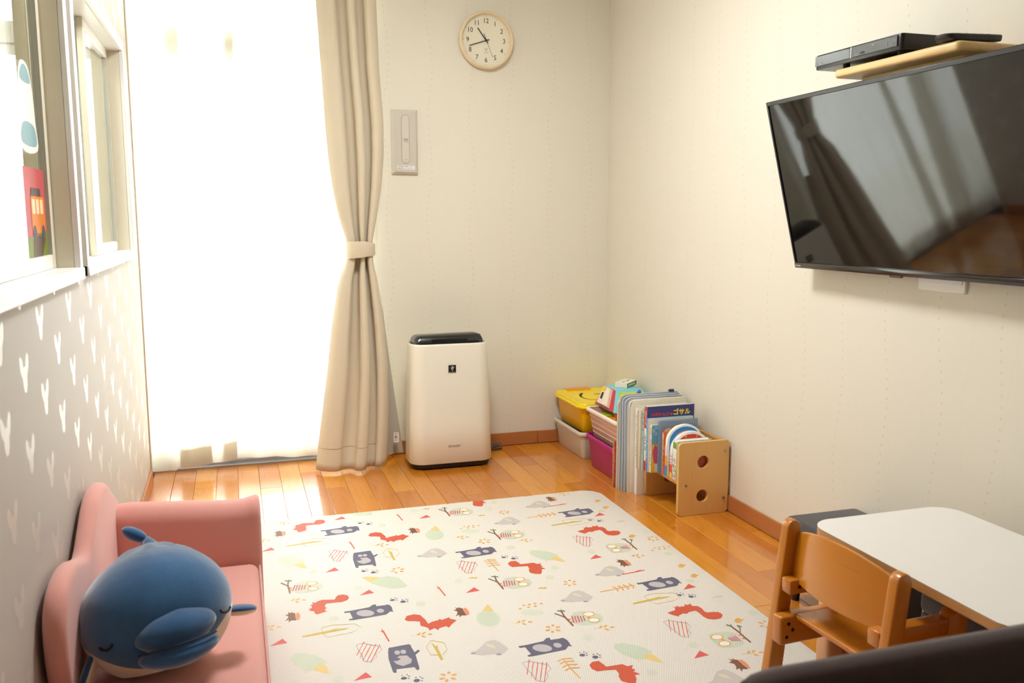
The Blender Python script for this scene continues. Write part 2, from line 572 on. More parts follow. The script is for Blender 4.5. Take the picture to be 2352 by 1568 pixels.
# window_2 / window_3 in the partition: casing, reveal, two sliding sashes each
def partition_window(name, y0, y1):
    w = struct(bpy.data.objects.new(name, None)); COL.objects.link(w)
    z0, z1 = OZ
    cw, pr = 0.032, 0.013
    # casing on the room side
    box('casing_jamb', XL - 0.002, XL + pr, y0 - cw, y0 + 0.006, z0 - cw + 0.002, z1 + cw, M_white_frame, w, r=0.002, seg=1)
    box('casing_jamb', XL - 0.002, XL + pr, y1 - 0.006, y1 + cw, z0 - cw + 0.002, z1 + cw, M_white_frame, w, r=0.002, seg=1)
    box('casing_head', XL - 0.002, XL + pr, y0 + 0.006, y1 - 0.006, z1 - 0.006, z1 + cw, M_white_frame, w, r=0.002, seg=1)
    box('window_sill', PX, XL + pr + 0.004, y0 - cw, y1 + cw, z0 - cw, z0, M_white_frame, w, r=0.003, seg=1)
    # reveal lining
    box('reveal_jamb', PX, XL - 0.002, y0, y0 + 0.008, z0, z1, M_ivory, w)
    box('reveal_jamb', PX, XL - 0.002, y1 - 0.008, y1, z0, z1, M_ivory, w)
    box('reveal_head', PX, XL - 0.002, y0 + 0.008, y1 - 0.008, z1 - 0.008, z1, M_white_frame, w)
    ym = (y0 + y1) / 2
    st = 0.042
    for a, b, xc in ((y0 + 0.008, ym + 0.02, XL - 0.076), (ym - 0.02, y1 - 0.008, XL - 0.052)):
        f = 0.010
        box('sash_stile', xc - f, xc + f, a, a + st, z0, z1 - 0.008, M_ivory, w, r=0.002, seg=1)
        box('sash_stile', xc - f, xc + f, b - st, b, z0, z1 - 0.008, M_ivory, w, r=0.002, seg=1)
        box('sash_rail', xc - f, xc + f, a + st, b - st, z0, z0 + 0.035, M_white_frame, w, r=0.002, seg=1)
        box('sash_rail', xc - f, xc + f, a + st, b - st, z1 - 0.043, z1 - 0.008, M_white_frame, w, r=0.002, seg=1)
        # thin dark gasket lines round the pane
        bm = bmesh.new()
        for yy in (a + st, b - st): add_box(bm, xc - 0.004, xc + 0.0105, yy - 0.0009, yy + 0.0009, z0 + 0.035, z1 - 0.043)
        from_bm('gasket', bm, plain('gasket_grey', (176, 174, 160), 0.6), w, smooth=None)
        box('pane', xc - 0.0015, xc + 0.0015, a + st, b - st, z0 + 0.035, z1 - 0.043, M_glass2, w)
partition_window('window_2', *O2)
partition_window('window_3', *O3)

# ================================================================== CURTAINS
def sheer_mat():
    t = NT('sheer_cloth')
    t.n.remove(t.b)
    v = t.coord((420, 420, 6))
    n = t.noise(v, 1.0, 2)
    tl = t.new('ShaderNodeBsdfTranslucent'); df = t.new('ShaderNodeBsdfDiffuse'); tr = t.new('ShaderNodeBsdfTransparent')
    c = t.mix(n, lin((228, 222, 210)), lin((240, 236, 228)))
    t.link(c, tl.inputs[0]); t.link(c, df.inputs[0])
    m1 = t.new('ShaderNodeMixShader'); m1.inputs[0].default_value = 0.30
    t.link(tl.outputs[0], m1.inputs[1]); t.link(df.outputs[0], m1.inputs[2])
    m2 = t.new('ShaderNodeMixShader')
    t.link(t.math('ADD', t.math('MULTIPLY', n, 0.12), 0.12), m2.inputs[0])
    t.link(m1.outputs[0], m2.inputs[1]); t.link(tr.outputs[0], m2.inputs[2])
    t.link(m2.outputs[0], t.out.inputs[0])
    return t.m
M_sheer = sheer_mat()

def lerp(a, b, t): return a + (b - a) * t
def table(z, tab):
    """tab: rows (z, v1, v2..) descending z, smooth interpolation"""
    if z >= tab[0][0]: return tab[0][1:]
    for a, b in zip(tab[:-1], tab[1:]):
        if z >= b[0]:
            t = (a[0] - z) / (a[0] - b[0])
            return tuple(lerp(p, q, t) for p, q in zip(a[1:], b[1:]))
    return tab[-1][1:]

SH_T = [-0.50, -0.192, -0.231, 0.046, 0.013, 0.34, 0.372, 0.662]
SH_B = [-0.47, -0.124, -0.263, -0.018, -0.083, 0.30, 0.33, 0.650]
SEGS = [(0, 1, 26), (1, 2, 10), (2, 3, 22), (3, 4, 6), (4, 5, 26), (5, 6, 3), (6, 7, 22)]
SY = [0, -0.014, 0.004, -0.012, 0.004, -0.004, -0.002, 0]
def sheer_row(z, dy=0.0):
    t = max(0, min(1, (2.1 - z) / 2.08))
    out = []
    for a, b, n in SEGS:
        for k in range(n if b < 7 else n + 1):
            s = k / n
            x = lerp(lerp(SH_T[a], SH_T[b], s), lerp(SH_B[a], SH_B[b], s), t)
            yo = lerp(SY[a], SY[b], s)
            wave = 0.010 * math.sin(x * 41 + 0.7 + t * 0.8) * (0.5 + 0.7 * t) + 0.007 * math.sin(x * 17 + 2.0)
            sag = 0.010 * math.sin(x * 9.0 + 1.0)
            out.append(Vector((x, 4.188 + yo + wave + dy, z + (sag * t * t if z < 1 else 0) - (0.014 * t ** 6 if x < -0.28 else 0))))
    return out
sh = thing('sheer_curtain', 'white sheer voile curtain hanging across the tall bright window', 'curtain', (0, 0, 0))
bm = bmesh.new()
rows = [sheer_row(z) for z in [2.385 - 2.341 * k / 26 for k in range(27)]]
loft(bm, rows, (False, False), False)
from_bm('sheer_panel', bm, M_sheer, sh, smooth=60)
bm = bmesh.new()
rows = [sheer_row(z, 0.0022) for z in (0.130, 0.085, 0.0438)]
loft(bm, rows, (False, False), False)
from_bm('hem', bm, M_sheer, sh, smooth=60)

M_drape = fabric('drape_cloth', (214, 200, 174), 700, 0.85, 0.10, 0.2, 0.3, stretch=(0.35, 1, 1.6))
M_lining = fabric('lining_cloth', (190, 184, 170), 500, 0.8, 0.05, 0.1, 0.1)
DT = [(2.385, 0.385, 0.668, 4.125, 0.030), (2.105, 0.396, 0.664, 4.122, 0.032), (1.82, 0.411, 0.672, 4.120, 0.034), (1.60, 0.421, 0.688, 4.118, 0.036),
      (1.45, 0.430, 0.687, 4.116, 0.037), (1.30, 0.446, 0.672, 4.114, 0.036), (1.18, 0.468, 0.650, 4.112, 0.033), (1.09, 0.492, 0.630, 4.110, 0.030),
      (1.05, 0.505, 0.622, 4.110, 0.028), (0.985, 0.505, 0.622, 4.110, 0.028), (0.93, 0.486, 0.630, 4.108, 0.032), (0.88, 0.463, 0.643, 4.104, 0.038),
      (0.76, 0.440, 0.660, 4.094, 0.045), (0.655, 0.422, 0.672, 4.086, 0.050), (0.46, 0.396, 0.683, 4.070, 0.056), (0.263, 0.365, 0.682, 4.055, 0.062),
      (0.10, 0.340, 0.672, 4.043, 0.066), (0.010, 0.329, 0.664, 4.036, 0.068)]
DZ = [2.385 - k * (2.385 - 0.012) / 70 for k in range(71)]
FAMP = [1.0, 0.75, 1.05, 0.85, 1.0, 0.8]
FK = [(-0.1, 0.45), (0.0, 0.55), (0.20, 1.0), (0.42, 2.0), (0.57, 3.0), (0.71, 4.0), (0.85, 5.0), (1.0, 5.62), (1.1, 5.8)]
def fold_phase(u):
    for a, b in zip(FK[:-1], FK[1:]):
        if u <= b[0]:
            t = (u - a[0]) / (b[0] - a[0])
            return lerp(a[1], b[1], t)
    return FK[-1][1]
def drape_row(z, dy=0.0, z_add=0.0):
    xl, xr, yc, A = table(z, DT)
    n = 2.8
    out = []
    N = 150
    for k in range(N + 1):
        u = k / N
        ph = PI * fold_phase(u + 0.012 * math.sin(7 * u + z * 1.6))
        amp = A * lerp(FAMP[int(min(4.99, u * 5))], FAMP[int(min(4.99, u * 5)) + 1], (u * 5) % 1.0)
        fw = (xr - xl) / n
        x = xl + (xr - xl) * u + fw * 0.11 * math.sin(2 * ph) * (1 - 0.4 * min(1, abs(z - 1.02)))
        bowz = max(0.0, min(1.0, (0.95 - z) / 0.95)) ** 1.3
        y = yc + 0.02 * bowz - 0.075 * bowz * (1 - (2 * u - 0.95) ** 2) + amp * (1 - 0.62 * bowz) * math.cos(ph) * (0.75 + 0.25 * math.cos(ph) ** 2) + dy
        out.append(Vector((x, y, z + z_add)))
    return out
dr = thing('drape', 'heavy beige drape gathered to the side with a cloth tie', 'curtain', (0, 0, 0))
bm = bmesh.new()
loft(bm, [drape_row(z) for z in DZ], (False, False), False)
o = from_bm('drape_panel', bm, M_drape, dr, smooth=70)
md = o.modifiers.new('thickness', 'SOLIDIFY'); md.thickness = 0.002; md.offset = 0
# hem stitch line
bm = bmesh.new()
tube(bm, [p + Vector((0, -0.0018, 0)) for p in drape_row(0.115)][:118], 0.0009, 5)
from_bm('hem_seam', bm, plain('seam_thread', (176, 150, 112), 0.9), dr)
# tie band around the waist
bm = bmesh.new()
rings = []
tb = []
for k in range(49):
    a = 2 * PI * k / 48
    tb.append((math.cos(a), math.sin(a)))
def tie_ring(zf, rx, ry):
    return [Vector((0.5635 + rx * c, 4.108 + ry * s, zf(c))) for c, s in tb[:-1]]
top = lambda c: 1.052 - 0.010 * max(0, c) ** 2 * 1.2 + 0.002
bot = lambda c: 0.986 - 0.006 * (1 - c) * 0.9 + 0.004 * max(0, c)
rings = [tie_ring(lambda c: bot(c) + 0.0005, 0.063, 0.0445), tie_ring(bot, 0.0655, 0.047), tie_ring(lambda c: lerp(bot(c), top(c), 0.08), 0.0672, 0.0487),
         tie_ring(lambda c: lerp(bot(c), top(c), 0.5), 0.0664, 0.048), tie_ring(lambda c: lerp(bot(c), top(c), 0.92), 0.0672, 0.0487),
         tie_ring(top, 0.0655, 0.047), tie_ring(lambda c: top(c) - 0.0005, 0.063, 0.0445)]
loft(bm, rings, (False, False))
from_bm('tie_band', bm, M_drape, dr, smooth=60)
# lining edge showing at the wall side and its care label
bm = bmesh.new()
R = []
for k in range(22):
    s = k / 21
    z = lerp(0.80, 0.035, s)
    x0 = lerp(0.655, 0.668, s); x1 = lerp(0.660, 0.752, s ** 1.15)
    R.append([Vector((lerp(x0, x1, j / 6), 4.095 + 0.045 * (j / 6) + 0.02 * math.sin(j / 6 * PI) * s, z)) for j in range(7)])
loft(bm, R, (False, False), False)
from_bm('lining', bm, M_lining, dr, smooth=60)
lab = box('care_label', 0.697, 0.722, 4.090, 4.0912, 0.100, 0.148, plain('label_white', (238, 234, 226), 0.7), dr)
bm = bmesh.new()
for k in range(4): add_box(bm, 0.701, 0.712 + 0.004 * (k % 2), 4.0893, 4.0899, 0.110 + k * 0.010, 0.112 + k * 0.010)
from_bm('label_print', bm, plain('print_grey', (90, 84, 84), 0.8), lab, smooth=None)
bm = bmesh.new(); add_box(bm, 0.704, 0.711, 4.0892, 4.0899, 0.124, 0.131)
from_bm('label_mark', bm, plain('print_red', (190, 50, 60), 0.8), lab, smooth=None)
tag(box('curtain_rail', -0.9, 0.72, 4.10, 4.21, 2.392, ZC, M_white_frame, r=0.006), 'white double curtain rail box under the ceiling above the window', 'curtain rail')

# ================================================================== WALL CLOCK
CK = thing('wall_clock', 'round pale wooden wall clock with thin black numerals and hands', 'clock', (1.201, YB, 2.000))
M_ckwood = wood('clock_wood', (240, 222, 188), (232, 210, 174), 'X', 20, 0.45, rnd=False, line=0.08)
def lathe_y(prof, n=64):
    """profile (radius, y) -> rings around Y"""
    return [[Vector((r * math.cos(2 * PI * k / n), y, r * math.sin(2 * PI * k / n))) for k in range(n)] for r, y in prof]
bm = bmesh.new()
loft(bm, lathe_y([(0.126, -0.001), (0.131, -0.004), (0.134, -0.012), (0.1345, -0.024), (0.133, -0.034), (0.1305, -0.0395), (0.1265, -0.0415), (0.1225, -0.039), (0.1210, -0.034), (0.1200, -0.014)]), (True, False))
from_bm('case', bm, M_ckwood, CK, smooth=50)
bm = bmesh.new(); loft(bm, lathe_y([(0.1205, -0.011), (0.1205, -0.015)]))
from_bm('dial', bm, plain('dial_ivory', (238, 232, 208), 0.6, 0.01), CK)
M_ink = plain('clock_ink', (44, 42, 40), 0.5)
for h in range(1, 13):
    a = h * PI / 6
    text('numeral', str(h), 0.0315, M_ink, CK, face_negY(0.0905 * math.sin(a), -0.0156, 0.0905 * math.cos(a)), 0.0002, sx=0.92)
bm = bmesh.new()
for k in range(60):
    a = k * PI / 30
    r = 0.0014 if k % 5 == 0 else 0.0007
    add_box(bm, 0.1125 * math.sin(a) - r, 0.1125 * math.sin(a) + r, -0.0157, -0.0149, 0.1125 * math.cos(a) - r, 0.1125 * math.cos(a) + r)
from_bm('minute_dots', bm, M_ink, CK, smooth=None)
def hand(name, ang, l0, l1, w, y, mat):
    bm = bmesh.new()
    add_box(bm, -w / 2, w / 2, y - 0.0006, y + 0.0006, -l0, l1)
    bmesh.ops.transform(bm, matrix=Matrix.Rotation(math.radians(ang), 4, 'Y'), verts=bm.verts[:])
    from_bm(name, bm, mat, CK, smooth=None)
hand('hour_hand', -37, 0.016, 0.070, 0.0042, -0.0200, M_ink)
hand('minute_hand', 252, 0.016, 0.089, 0.0036, -0.0222, M_ink)
hand('second_hand', 158, 0.032, 0.084, 0.0010, -0.0240, M_ink)
bm = bmesh.new(); add_box(bm, -0.0011, 0.0011, -0.0246, -0.0236, 0.0, 0.032)
bmesh.ops.transform(bm, matrix=Matrix.Rotation(math.radians(158 + 180), 4, 'Y'), verts=bm.verts[:])
from_bm('second_hand_tail', bm, M_ink, CK, smooth=None)
bm = bmesh.new(); loft(bm, lathe_y([(0.0045, -0.015), (0.0045, -0.0255)], 20)); from_bm('hub', bm, M_ink, CK)
# radio mast mark and line
bm = bmesh.new()
add_box(bm, -0.0010, 0.0010, -0.0157, -0.0149, -0.052, -0.040)
for r in (0.0045, 0.0075):
    for sgn in (-1, 1):
        tube(bm, [Vector((sgn * r * math.cos(a), -0.0155, -0.0385 + r * math.sin(a))) for a in (-0.7, -0.35, 0, 0.35, 0.7)], 0.0005, 4)
add_box(bm, -0.013, 0.013, -0.0157, -0.0150, -0.0565, -0.0555)
from_bm('radio_mark', bm, plain('clock_grey', (140, 132, 112), 0.6), CK, smooth=None)

# ================================================================== SMOKE-VENT HANDLE PLATE
VP = thing('smoke_vent_handle', 'tall beige wall plate with a folded smoke vent crank and white caption strip', 'wall plate', (0.800, YB, 1.515))
M_vent = plain('vent_beige', (206, 198, 184), 0.45, 0.02)
def slab(w, h, r, y, n=5): return [Vector((p[0], y, p[1])) for p in rrect(w, h, r, n)]
bm = bmesh.new()
loft(bm, [slab(0.126, 0.300, 0.002, 0.0), slab(0.126, 0.300, 0.002, -0.010), slab(0.104, 0.280, 0.002, -0.024)])
from_bm('plate', bm, M_vent, VP, smooth=30)
bm = bmesh.new()
f_out = slab(0.0400, 0.228, 0.0199, -0.0242, 8); f_in = slab(0.0350, 0.223, 0.0174, -0.0242, 8)
f_out2 = slab(0.0430, 0.231, 0.0214, -0.0240, 8)
loft(bm, [f_out2, [p + Vector((0, -0.0016, 0)) for p in f_out], [p + Vector((0, -0.0002, 0)) for p in f_in]], (False, False))
bmesh.ops.translate(bm, vec=(0.0015, 0, 0.012), verts=bm.verts[:])
from_bm('recess_rim', bm, M_vent, VP, smooth=30)
bm = bmesh.new()
loft(bm, [slab(0.0345, 0.2225, 0.0171, -0.0240, 8), slab(0.0345, 0.2225, 0.0171, -0.0262, 8), slab(0.0325, 0.2205, 0.0161, -0.0272, 8)])
bmesh.ops.translate(bm, vec=(0.0015, 0, 0.012), verts=bm.verts[:])
lv = from_bm('crank_lever', bm, plain('vent_lever', (214, 206, 192), 0.42, 0.02), VP, smooth=30)
bm = bmesh.new()
loft(bm, [slab(0.0385, 0.2265, 0.0192, -0.0243, 8), slab(0.0385, 0.2265, 0.0192, -0.0247, 8)])
bmesh.ops.translate(bm, vec=(0.0015, 0, 0.012), verts=bm.verts[:])
from_bm('recess_shadow_gap', bm, plain('vent_gap_shade', (92, 86, 76), 0.8), VP, smooth=None)  # dark slab paints the shade in the groove round the lever
M_vink = plain('vent_ink', (58, 52, 46), 0.6)
text('button_print', '排煙', 0.0095, M_vink, VP, face_negY(0.0015, -0.0273, 0.0075))
text('button_print', 'PUSH', 0.0058, M_vink, VP, face_negY(0.0015, -0.0273, -0.0005))
for q in ((-0.011, 0.0135, 0.0145, 0.0155), (0.0126, 0.0135, -0.006, 0.0145), (-0.0025, -0.0019, -0.0985, -0.0806), (0.0049, 0.0055, -0.0985, -0.0806), (-0.0025, 0.0055, -0.0806, -0.0800)):
    box('button_line', q[0], q[1], -0.0278, -0.0270, q[2], q[3], M_vink, VP)
bm = bmesh.new(); add_box(bm, -0.040, 0.044, -0.0248, -0.0241, -0.1285, -0.1105)
st = from_bm('caption_strip', bm, plain('label_paper', (240, 238, 234), 0.6), VP, smooth=None)
text('caption', '窓が最後まで閉まったら、', 0.0066, M_vink, st, face_negY(0.002, -0.0250, -0.1155), 0.00005)
text('caption', '1回転を戻してふたをする。', 0.0066, M_vink, st, face_negY(0.002, -0.0250, -0.1238), 0.00005)

# ================================================================== AIR PURIFIER
AP = thing('air_purifier', 'white upright air purifier with black top flap standing by the back wall', 'air purifier', (0.945, 4.010, 0.0))
M_apw = plain('purifier_white', (238, 234, 217), 0.30, 0.01, coat=0.2)
M_apk = plain('purifier_black', (22, 21, 22), 0.22, 0.05, coat=0.3)
def aring(z, w, d, r, cy=0.0): return [Vector((p[0], p[1] + cy, z)) for p in rrect(w, d, r, 10)]
bm = bmesh.new()
loft(bm, [aring(0.028, 0.392, 0.206, 0.066), aring(0.031, 0.398, 0.212, 0.070), aring(0.20, 0.391, 0.206, 0.070, 0.002), aring(0.40, 0.380, 0.196, 0.068, 0.005),
          aring(0.575, 0.367, 0.186, 0.066, 0.008), aring(0.583, 0.365, 0.184, 0.065, 0.008), aring(0.586, 0.358, 0.177, 0.062, 0.008), aring(0.582, 0.352, 0.171, 0.060, 0.008), aring(0.568, 0.348, 0.167, 0.058, 0.008)])
from_bm('body', bm, M_apw, AP, smooth=50)
bm = bmesh.new()
loft(bm, [aring(0.566, 0.350, 0.169, 0.058, 0.008), aring(0.579, 0.350, 0.169, 0.058, 0.008)])
from_bm('control_panel', bm, M_apk, AP)
# sloping top flap
bm = bmesh.new()
sec = lambda x, h: [Vector((x, -0.045, 0.577)), Vector((x, -0.040, 0.577 + h * 0.72)), Vector((x, -0.024, 0.577 + h)), Vector((x, 0.070, 0.577 + h * 0.93)), Vector((x, 0.084, 0.577 + h * 0.5)), Vector((x, 0.084, 0.577))]
loft(bm, [sec(-0.163, 0.008), sec(-0.160, 0.026), sec(-0.150, 0.038), sec(-0.135, 0.043), sec(0.140, 0.046), sec(0.152, 0.042), sec(0.159, 0.030), sec(0.162, 0.008)])
fl_ = from_bm('top_flap', bm, M_apk, AP, smooth=50)
bm = bmesh.new(); add_box(bm, -0.085, 0.085, -0.0440, -0.0395, 0.583, 0.603)
from_bm('outlet_slot', bm, plain('slot_black', (10, 10, 11), 0.6), fl_, smooth=None)
bm = bmesh.new(); loft(bm, [aring(0.008, 0.372, 0.190, 0.06), aring(0.029, 0.380, 0.196, 0.062)])
from_bm('base', bm, plain('base_black', (24, 23, 22), 0.5), AP)
for cx in (-0.14, 0.14):
    for cy in (-0.06, 0.06):
        bm = bmesh.new()
        loft(bm, [[Vector((cx - 0.006, cy + 0.009 * math.cos(2 * PI * k / 14), 0.009 + 0.009 * math.sin(2 * PI * k / 14))) for k in range(14)],
                  [Vector((cx + 0.006, cy + 0.009 * math.cos(2 * PI * k / 14), 0.009 + 0.009 * math.sin(2 * PI * k / 14))) for k in range(14)]])
        from_bm('caster', bm, M_apk, AP)
# emblem: black badge with a bunch of dots; maker's lettering
yf = lambda z: -0.106 + (z - 0.03) * 0.0315
ez = 0.4705
bm = bmesh.new(); add_box(bm, -0.018, 0.018, yf(ez) - 0.0012, yf(ez) + 0.004, ez - 0.0185, ez + 0.0185, 0.002, 1)
em = from_bm('emblem', bm, M_apk, AP)
bm = bmesh.new()
for (dx, dz) in ((-0.0052, 0.0055), (0.0002, 0.0065), (0.0066, 0.0068), (-0.0028, 0.0002), (0.0036, 0.0006), (0.0002, -0.0055), (0.001, 0.0115)):
    ellipsoid(bm, (dx, yf(ez) - 0.0014, ez + dz), (0.0023, 0.0006, 0.0023), 10, 6)
add_box(bm, -0.014, 0.014, yf(ez) - 0.0016, yf(ez) - 0.0010, ez - 0.0150, ez - 0.0142)
from_bm('emblem_dots', bm, plain('emblem_white', (236, 232, 228), 0.4), em)
text('maker_lettering', 'SHARP', 0.0150, plain('lettering_grey', (150, 138, 122), 0.4), AP, face_negY(0.004, yf(0.108) - 0.0006, 0.108) @ Matrix.Rotation(math.radians(-1.7), 4, 'X'), 0.0008, sx=1.30, bold=0.0003)
# coiled mains lead on the floor
bm = bmesh.new()
pts = []
for k in range(120):
    a = k * 0.185
    pts.append(Vector((0.055 * math.cos(a) * (1 + 0.16 * math.sin(a * 0.37)) - 0.01, 0.020 * math.sin(a + 0.4) * (1 + 0.3 * math.sin(a * 0.23)), 0.0045 + 0.012 + 0.012 * math.sin(a * 0.53 + 1))))
pts = [Vector((-0.075, -0.004, 0.03))] + pts
tube(bm, pts, 0.0032, 7)
co = thing('power_cord', 'grey coiled power cord lying beside the white air purifier', 'cord', (1.213, 4.180, 0.0))
from_bm('cord', bm, plain('cord_grey', (96, 90, 78), 0.5), co, smooth=60)
bm = bmesh.new(); tube(bm, [Vector((-0.045, 0.0, 0.004)), Vector((-0.047, -0.012, 0.018)), Vector((-0.046, 0.0, 0.036)), Vector((-0.043, 0.014, 0.018)), Vector((-0.045, 0.0, 0.004))], 0.002, 6)
from_bm('wire_tie', bm, plain('tie_silver', (176, 172, 164), 0.4), co)

# ================================================================== TELEVISION AND SHELF
TVp = Vector((1.785, 2.53, 0.996))
ax = Vector((-0.018, -1.0, 0.004)).normalized()
up = Vector((-0.1354, 0, 0.5285)).normalized()
ay = up.cross(ax).normalized()
az = ax.cross(ay).normalized()
TV = thing('television', 'large black flat television tilted down on the right wall', 'television')
TV.matrix_world = Matrix((( ax.x, ay.x, az.x, TVp.x), (ax.y, ay.y, az.y, TVp.y), (ax.z, ay.z, az.z, TVp.z), (0, 0, 0, 1)))
TW, TH = 1.03, 0.5455
M_bez = plain('tv_bezel', (44, 41, 43), 0.32, 0.05)
M_tvb = plain('tv_back', (26, 25, 26), 0.6, 0.05)
bm = bmesh.new()
bl, bt, bb = 0.007, 0.013, 0.019
add_box(bm, 0, bl, 0, 0.016, bb, TH - bt, 0.001, 1)
add_box(bm, TW - bl, TW, 0, 0.016, bb, TH - bt, 0.001, 1)
add_box(bm, 0, TW, 0, 0.016, TH - bt, TH, 0.0015, 1)
from_bm('bezel', bm, M_bez, TV)
bm = bmesh.new()
add_box(bm, 0, TW, -0.002, 0.016, 0, bb, 0.003, 2)
lowb = from_bm('lower_bezel', bm, plain('tv_bezel_gloss', (34, 31, 33), 0.15, 0.05, coat=0.4), TV)
box('back_cover', 0.004, TW - 0.004, 0.016, 0.028, 0.004, TH - 0.004, M_tvb, TV, r=0.004)
box('back_box', 0.20, TW - 0.20, 0.028, 0.046, 0.06, TH - 0.16, M_tvb, TV, r=0.008)
t = NT('tv_screen')
v = t.coord(); n = t.noise(v, 2.0, 2)
t.link(t.mix(n, lin((10, 9, 10)), lin((14, 12, 12))), t.b.inputs['Base Color'])
t.b.inputs['Roughness'].default_value = 0.045
t.b.inputs['IOR'].default_value = 1.55
M_screen = t.m
box('screen', bl, TW - bl, 0.004, 0.012, bb, TH - bt, M_screen, TV)
M_tvl = plain('tv_letter', (205, 203, 205), 0.4)
text('maker_lettering', 'TOSHIBA', 0.0075, M_tvl, lowb, face_negY(0.020, -0.0022, 0.0085), 0.0002, sx=1.0, bold=0.0001)
text('series_lettering', 'REGZA', 0.0075, plain('tv_letter_dim', (120, 116, 118), 0.4), TV, face_negY(0.0145, -0.0002, TH - 0.0068), 0.0002, sx=0.9)
box('sensor_foot', 0.452, 0.500, 0.0, 0.010, -0.006, 0.001, plain('tv_sensor', (90, 62, 54), 0.3), TV, r=0.002)
# wall bracket: arms between the television and the wall
bm = bmesh.new()
add_box(bm, 0.40, 0.43, 0.046, 0.062, 0.07, 0.36); add_box(bm, 0.57, 0.60, 0.046, 0.062, 0.07, 0.36); add_box(bm, 0.38, 0.62, 0.055, 0.085, 0.10, 0.14)
from_bm('wall_bracket', bm, M_tvb, TV, smooth=None)

SHF = thing('wall_shelf', 'short pine shelf board mounted on the wall above the television', 'shelf', (0, 0, 0))
M_pine = wood('pine', (236, 208, 150), (222, 182, 116), 'Y', 13, 0.42, coat=0.15, rnd=False, line=0.22)
bm = bmesh.new()
plate(bm, rrect(1.850 - 1.640, 2.190 - 1.730, 0.016, 6, (1.640 + 1.850) / 2, (2.19 + 1.73) / 2), 0.0235, 'XY', 1.549, 0.009, 4)
from_bm('board', bm, M_pine, SHF, smooth=50)
box('apron', 1.702, 1.722, 1.775, 2.145, 1.537, 1.550, M_pine, SHF, r=0.004)
for y in (1.775, 2.125): box('bracket', 1.722, 1.850, y, y + 0.020, 1.515, 1.550, M_pine, SHF, r=0.003)

REC = thing('disc_recorder', 'slim black disc recorder on the pine shelf', 'recorder', (0, 0, 0))
M_rec = plain('recorder_black', (24, 22, 23), 0.30, 0.05)
M_recg = plain('recorder_gloss', (40, 40, 44), 0.08, 0.05, coat=0.5)
bm = bmesh.new()
plate(bm, rrect(0.185, 0.352, 0.010, 5, 1.7305, 2.094), 0.0405, 'XY', 1.5835, 0.002, 2)
from_bm('housing', bm, M_rec, REC)
bm = bmesh.new(); add_box(bm, 1.6350, 1.6385, 2.113, 2.266, 1.5925, 1.6200, 0.0008, 1)
from_bm('disc_door', bm, M_recg, REC)
bm = bmesh.new(); add_box(bm, 1.6350, 1.6385, 1.932, 2.106, 1.5925, 1.6200, 0.0008, 1)
from_bm('front_panel', bm, plain('recorder_panel', (58, 54, 54), 0.18, 0.05), REC)
box('silver_divider', 1.6346, 1.6385, 2.107, 2.1115, 1.5925, 1.6200, plain('divider_silver', (170, 172, 178), 0.3, metal=0.6), REC)
box('usb_slot', 1.6342, 1.6352, 2.055, 2.070, 1.5965, 1.6015, plain('slot_black', (10, 10, 11), 0.6), REC)
for (y, z, w, h) in ((2.0, 1.6115, 0.022, 0.0012), (2.02, 1.6115, 0.010, 0.004), (2.085, 1.5965, 0.018, 0.0014), (1.966, 1.6035, 0.0009, 0.014), (1.95, 1.6000, 0.012, 0.0015), (1.943, 1.6095, 0.005, 0.005), (2.235, 1.5995, 0.010, 0.0035), (2.255, 1.5990, 0.007, 0.0035)):
    box('panel_mark', 1.6344, 1.6352, y - w / 2, y + w / 2, z - h / 2, z + h / 2, plain('mark_grey', (138, 134, 134), 0.5), REC)
for y in (1.945, 2.160):
    for xx in (1.662, 1.80):
        bm = bmesh.new()
        g = bmesh.ops.create_cone(bm, cap_ends=True, segments=16, radius1=0.009, radius2=0.010, depth=0.0110)
        bmesh.ops.translate(bm, vec=(xx, y, 1.5780), verts=g['verts'])
        from_bm('foot', bm, plain('rubber', (18, 18, 18), 0.8), REC)

RM = thing('remote_control', 'small black remote control lying at the end of the pine shelf', 'remote control', (1.630, 1.779, 1.5735), (0, math.radians(-2.0), 0))
bm = bmesh.new()
prof = [(0.0, 0.004, 0.030), (0.004, 0.010, 0.044), (0.014, 0.016, 0.055), (0.06, 0.018, 0.056), (0.13, 0.017, 0.054), (0.158, 0.016, 0.052), (0.160, 0.012, 0.050)]
rings = []
for x, h, w in prof:
    rings.append([Vector((x, p[0], p[1])) for p in rrect(w, h, 0.005, 4, 0, 0.0182 - h / 2)])
loft(bm, rings)
ro = from_bm('casing', bm, plain('remote_black', (30, 28, 28), 0.4), RM)
bm = bmesh.new()
for i in range(5):
    for j in range(3): add_box(bm, 0.03 + i * 0.022, 0.042 + i * 0.022, -0.019 + j * 0.014, -0.009 + j * 0.014, 0.0180, 0.0192)
from_bm('buttons', bm, plain('remote_key', (70, 66, 66), 0.6), RM, smooth=None)

OUT = thing('wall_outlet', 'white wall socket plate with rounded corners below the television', 'wall outlet', (XR, 1.953, 1.018))
bm = bmesh.new()
sl = lambda w, h, r, x: [Vector((x, p[0], p[1])) for p in rrect(w, h, r, 6)]
loft(bm, [sl(0.174, 0.120, 0.010, 0.0), sl(0.174, 0.120, 0.010, -0.005), sl(0.168, 0.114, 0.009, -0.008)])
M_pl = plain('plate_white', (236, 230, 222), 0.35, 0.01)
from_bm('plate', bm, M_pl, OUT, smooth=30)
bm = bmesh.new(); loft(bm, [sl(0.150, 0.072, 0.006, -0.0078), sl(0.150, 0.072, 0.006, -0.0100)])
from_bm('insert', bm, plain('insert_white', (226, 222, 218), 0.3, 0.01), OUT, smooth=30)
box('socket', -0.0118, -0.0098, 0.042, 0.070, -0.028, 0.026, M_pl, OUT, r=0.001, seg=1)
bm = bmesh.new()
